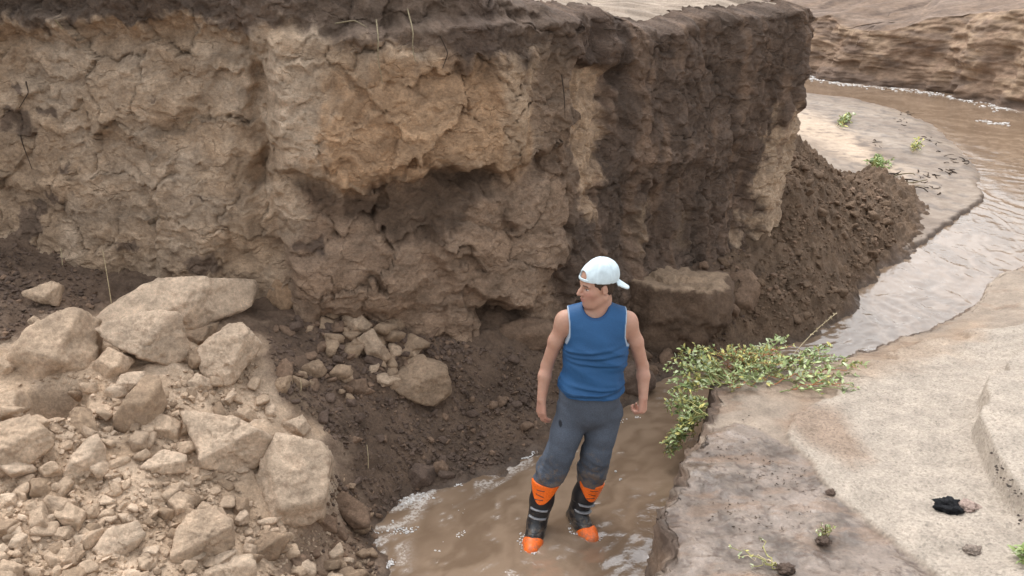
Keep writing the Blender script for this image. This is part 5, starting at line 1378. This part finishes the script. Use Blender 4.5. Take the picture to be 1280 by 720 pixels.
def twigs(name, label, pts, n, ln, rad, cols, zf, cat='debris', kind='stuff', spread=8, group=None):
    sb = Bag()
    for _ in range(n):
        u, v = pts[pr.integers(len(pts))]; a = zf(u + pr.normal() * spread, v + pr.normal() * spread * .6)
        th = pr.uniform(0, 6.28); L = ln * pr.uniform(.4, 1.3)
        c = a + np.array([math.cos(th) * L, math.sin(th) * L, pr.uniform(0, .25) * L]); b = (a + c) / 2 + pr.normal(size=3) * L * .2 + np.array([0, 0, .1 * L])
        V, Fq = tube(bez(a, b, c, 5), np.linspace(rad, rad * .5, 5) * pr.uniform(.6, 1.3), 4); sb.add(V, Fq, cols[pr.integers(len(cols))] * pr.uniform(.7, 1.2))
    return obj(name, sb.mesh(name), M_TWIG, kind=kind, label=label, category=cat)
DKT = np.array([.05, .035, .025]); 
twigs('root_tangle', 'dark tangle of roots trailing from the bright green weed', [(1108,218),(1118,228),(1126,240),(1112,224),(1122,234)], 60, .30, .012, [DKT, DKT, STRAW * .5, np.array([.12, .08, .05])], bar, spread=5)
twigs('sandbar_debris', 'scattered dark twigs and flecks on the wet sandbar', [(1130,145),(1134,160),(1128,158),(1150,170),(1172,190),(1185,198),(1165,178),(1200,205),(1160,222),(1172,235),(1190,215),(1100,180)], 60, .12, .010, [DKT, np.array([.10, .07, .05])], bar, spread=6)
twigs('bank_flecks', 'small dark flecks of debris on the damp mud of the bank', [(870,560),(900,575),(930,565),(960,590),(985,600),(940,600),(890,600),(1000,640),(950,650),(900,640),(1030,625),(1040,640),(1020,560),(930,540)], 260, .014, .0028, [DKT, np.array([.12, .085, .06])], bz, spread=16)
# ------------------------------------------------------------------ small finds on the bank
def lump(name, u, v, wpx, hpx, seed, colr, label, cat, mat=None):
    h = bz(u, v); s = np.linalg.norm(h - np.array([0, 0, CAM_H])) / F_PX
    Vd, Fd = ICO[4]
    r = 1 + .40 * fbm(Vd, 1.6, 5, .7, seed=seed) + .10 * fbm(Vd, 9, 3, .6, seed=seed)
    V = Vd * r[:, None] * np.array([wpx * s / 2, wpx * s * .4, hpx * s * .5])
    V[:, 2] -= V[:, 2].min() * .75
    c = np.asarray(colr) * (1 + .5 * fbm(Vd, 5, 3, seed=seed))[:, None]
    return obj(name, mesh_np(name, V, Fd, np.clip(c, .004, 1)), mat or M_ROCK, loc=h, label=label, category=cat)
lump('charred_lump', 1185, 640, 30, 15, 3, (.012, .012, .014), 'black charred lump lying on the pale gravel', 'charcoal')
lump('stone', 1207, 639, 24, 12, 4, (.42, .31, .26), 'smooth pinkish stone touching the charred lump', 'stone')
lump('stone', 1215, 692, 18, 9, 14, (.34, .27, .22), 'flat grey-brown stone alone on the gravel', 'stone')
lump('mud_clump', 1029, 680, 16, 8, 5, tuple(DARK * 1.6), 'dark mud clump holding a seedling on the damp mud', 'mud')
lump('mud_clump', 982, 715, 20, 10, 6, tuple(DARK * 1.4), 'dark mud clump at the end of the pale sprig', 'mud')
lump('mud_clump', 1040, 618, 13, 6, 7, tuple(DARK * 1.7), 'small dark mud clump where the gravel ends', 'mud')
for (uu, vv, n_, lab, ls) in ((1030, 672, 5, 'tiny seedling growing from a dark mud clump', .022), (1282, 706, 16, 'small green weed beside the raised gravel terrace', .05)):
    a = bz(uu, vv); st = []
    for _ in range(n_):
        c = a + np.array([pr.normal() * .03, pr.normal() * .025, pr.uniform(.03, .08)]); st.append((a, (a + c) / 2 + np.array([0, 0, .02]), c))
    weed(lab, st, ls, 18, [.4, .25, .15, .1, .1], [OLV])
a = bz(975, 712); st = [(a, bz(950, 700, .03), bz(912, 690, .03)), (a, bz(960, 702, .04), bz(925, 700, .02)), (a, bz(955, 700, .05), bz(950, 684, .05)), (a, bz(965, 705, .03), bz(940, 712, .02))]
weed('thin pale sprig with few leaves lying on the damp mud', st, .022, 22, [.1, .2, .5, 0, .2], [STRAW, OLV * 1.3])
tw = Bag(); tw.add(*tube(bez(bz(1208, 655), bz(1216, 648, .02), bz(1226, 645, .01), 6), np.linspace(.005, .003, 6), 5), DKT)
obj('twig', tw.mesh('twig'), M_TWIG, label='short dark twig on the gravel near the charred lump', category='twig')
# ------------------------------------------------------------------ roots in the cliff
cflat = Vc.reshape(-1, 3); cfu, cfv = proj(cflat)
def on_cliff(u, v):
    m = np.flatnonzero((np.abs(cfu - u) < 5) & (np.abs(cfv - v) < 5) & (cflat[:, 1] < 8.6)); return cflat[m[np.argmin(cflat[m, 1])]] if len(m) else aty(u, v, 6)
RT = [([(473,20),(477,45),(476,70),(480,98)], 'long pale root hanging down from the dark topsoil above the warm sand'), ([(514,12),(521,35),(520,60),(523,80)], 'pale root hanging from the topsoil beside the long root'),
      ([(422,27),(440,25),(462,29)], 'pale root lying level in the dark topsoil'), ([(32,168),(34,185),(38,206)], 'dark root trailing from the wet stain on the tan wall'),
      ([(232,151),(236,154),(240,157)], 'short white bone-like stick poking from the tan wall'), ([(74,22),(82,30),(84,38)], 'short root in the dark topsoil over the tan wall'),
      ([(706,95),(708,120),(710,150)], 'thin dark root at the edge of the sandy recess'), ([(30,100),(33,115),(31,130)], 'dark rootlet above the wet stain on the tan wall'),
      ([(555,40),(562,62),(558,85)], 'dark root in the topsoil near the pale rib'), ([(750,34),(768,35),(782,33)], 'pale straw lying level in the dark end of the cliff')]
for pts, lab in RT:
    P = np.array([on_cliff(u, v) for u, v in pts]); P[:, 1] -= .02
    s = np.linspace(0, 1, len(P)); t = np.linspace(0, 1, 14); P = np.stack([np.interp(t, s, P[:, k]) for k in range(3)], -1)
    P[1:-1] = (P[:-2] + P[1:-1] * 2 + P[2:]) / 4
    b0 = P[-1].copy(); bag = Bag(); bag.add(*tube(P - b0, np.linspace(.0055, .002, 14), 5), (DKT * 1.2 if 'dark' in lab.split(' root')[0] else STRAW * .55))
    obj('root' if 'stick' not in lab and 'straw' not in lab else 'stick', bag.mesh('root'), M_TWIG, loc=b0, label=lab, category='root' if 'stick' not in lab and 'straw' not in lab else 'stick')
for (u, v, l, lab) in ((460, 586, .16, 'dry straw standing upright on the dark dirt slope'), (141, 392, .42, 'tall dry straw standing between dark soil and the broad slab'), (78, 332, .12, 'short dry straw in the dark soil under the cliff'), (376, 490, .08, 'short dry straw among brown clods')):
    h = hit(u, v); bag = Bag(); bag.add(*tube(bez(np.zeros(3), np.array([.01, 0, l * .5]), np.array([.0, .02, l]), 8), np.linspace(.003, .002, 8), 5), STRAW)
    obj('straw', bag.mesh('straw'), M_TWIG, loc=h, label=lab, category='straw')
# ------------------------------------------------------------------ froth on the water
fb_ = Bag(); Vd, Fd = ICO[1]; Vh = Vd * np.array([1, 1, .45])
def froth(pts, n, wd, smin, smax):
    pts = np.array([at(u, v, 0) for u, v in pts]); s = np.concatenate([[0], np.cumsum(np.linalg.norm(np.diff(pts, axis=0), axis=1))])
    for _ in range(n):
        q = pr.uniform(0, s[-1]); p = np.array([np.interp(q, s, pts[:, k]) for k in range(3)]) + np.array([pr.normal() * wd, pr.normal() * wd, .004])
        if pn(np.array([[p[0] * 6, p[1] * 6, 1.3]]))[0] < -.05: continue
        fb_.add(Vh * pr.uniform(smin, smax) * np.array([pr.uniform(.7, 1.6), pr.uniform(.7, 1.6), 1]) + p, Fd, np.array([.66, .63, .60]) * pr.uniform(.8, 1.1))
froth([(472,665),(480,640),(505,628),(560,610),(610,592),(650,578),(690,556)], 900, .035, .002, .009)
froth([(480,662),(520,665),(555,640),(580,632)], 260, .02, .002, .007)
froth([(500,690),(480,715),(470,740)], 160, .012, .002, .007)
froth([(545,690),(570,672),(590,662)], 130, .01, .002, .006)
froth([(752,603),(765,596),(780,592)], 130, .02, .003, .009)
froth([(655,668),(652,684),(664,690),(680,686)], 60, .015, .002, .006)
froth([(712,662),(730,676),(748,672)], 60, .015, .002, .006)
froth([(770,527),(785,522),(800,519)], 60, .02, .002, .006)
froth([(1000,94),(1030,102),(1060,106),(1110,111),(1160,116),(1200,123),(1245,134),(1265,140)], 700, .13, .008, .03)
froth([(1230,152),(1245,155),(1250,152)], 60, .10, .01, .03)
obj('froth', fb_.mesh('froth'), plain_mat('froth', None, .6, 60, .1, .1, .4), kind='stuff', label='white froth along the edges of the muddy stream', category='foam')
# ------------------------------------------------------------------ pebbles strewn on the gravel
pb = Bag(); Vd, Fd = ICO[1]
for u, v in in_poly([(1060,480),(1280,400),(1280,720),(1180,720),(1050,610),(1000,550)], 420):
    h = bz(u, v); dk_ = pr.random() < .12
    pb.add(Vd * (1 + .2 * pr.normal(size=(len(Vd), 1))) * pr.uniform(.003, .008) * np.array([1.2, 1, .7]) + h + np.array([0, 0, .004]), Fd, (np.array([.09, .07, .06]) if dk_ else GRAV * pr.uniform(.7, 1.2)))
for u, v in in_poly([(1235,500),(1262,470),(1280,450),(1280,640),(1245,590)], 150):
    h = bz(u, v); pb.add(Vd * (1 + .2 * pr.normal(size=(len(Vd), 1))) * pr.uniform(.004, .009) * np.array([1.2, 1, .7]) + h + np.array([0, 0, .004]), Fd, np.array([.10, .08, .065]) * pr.uniform(.7, 1.6))
obj('pebbles', pb.mesh('pebbles', False), M_ROCK, kind='stuff', label='tiny dark and pale pebbles scattered over the gravel', category='pebbles')
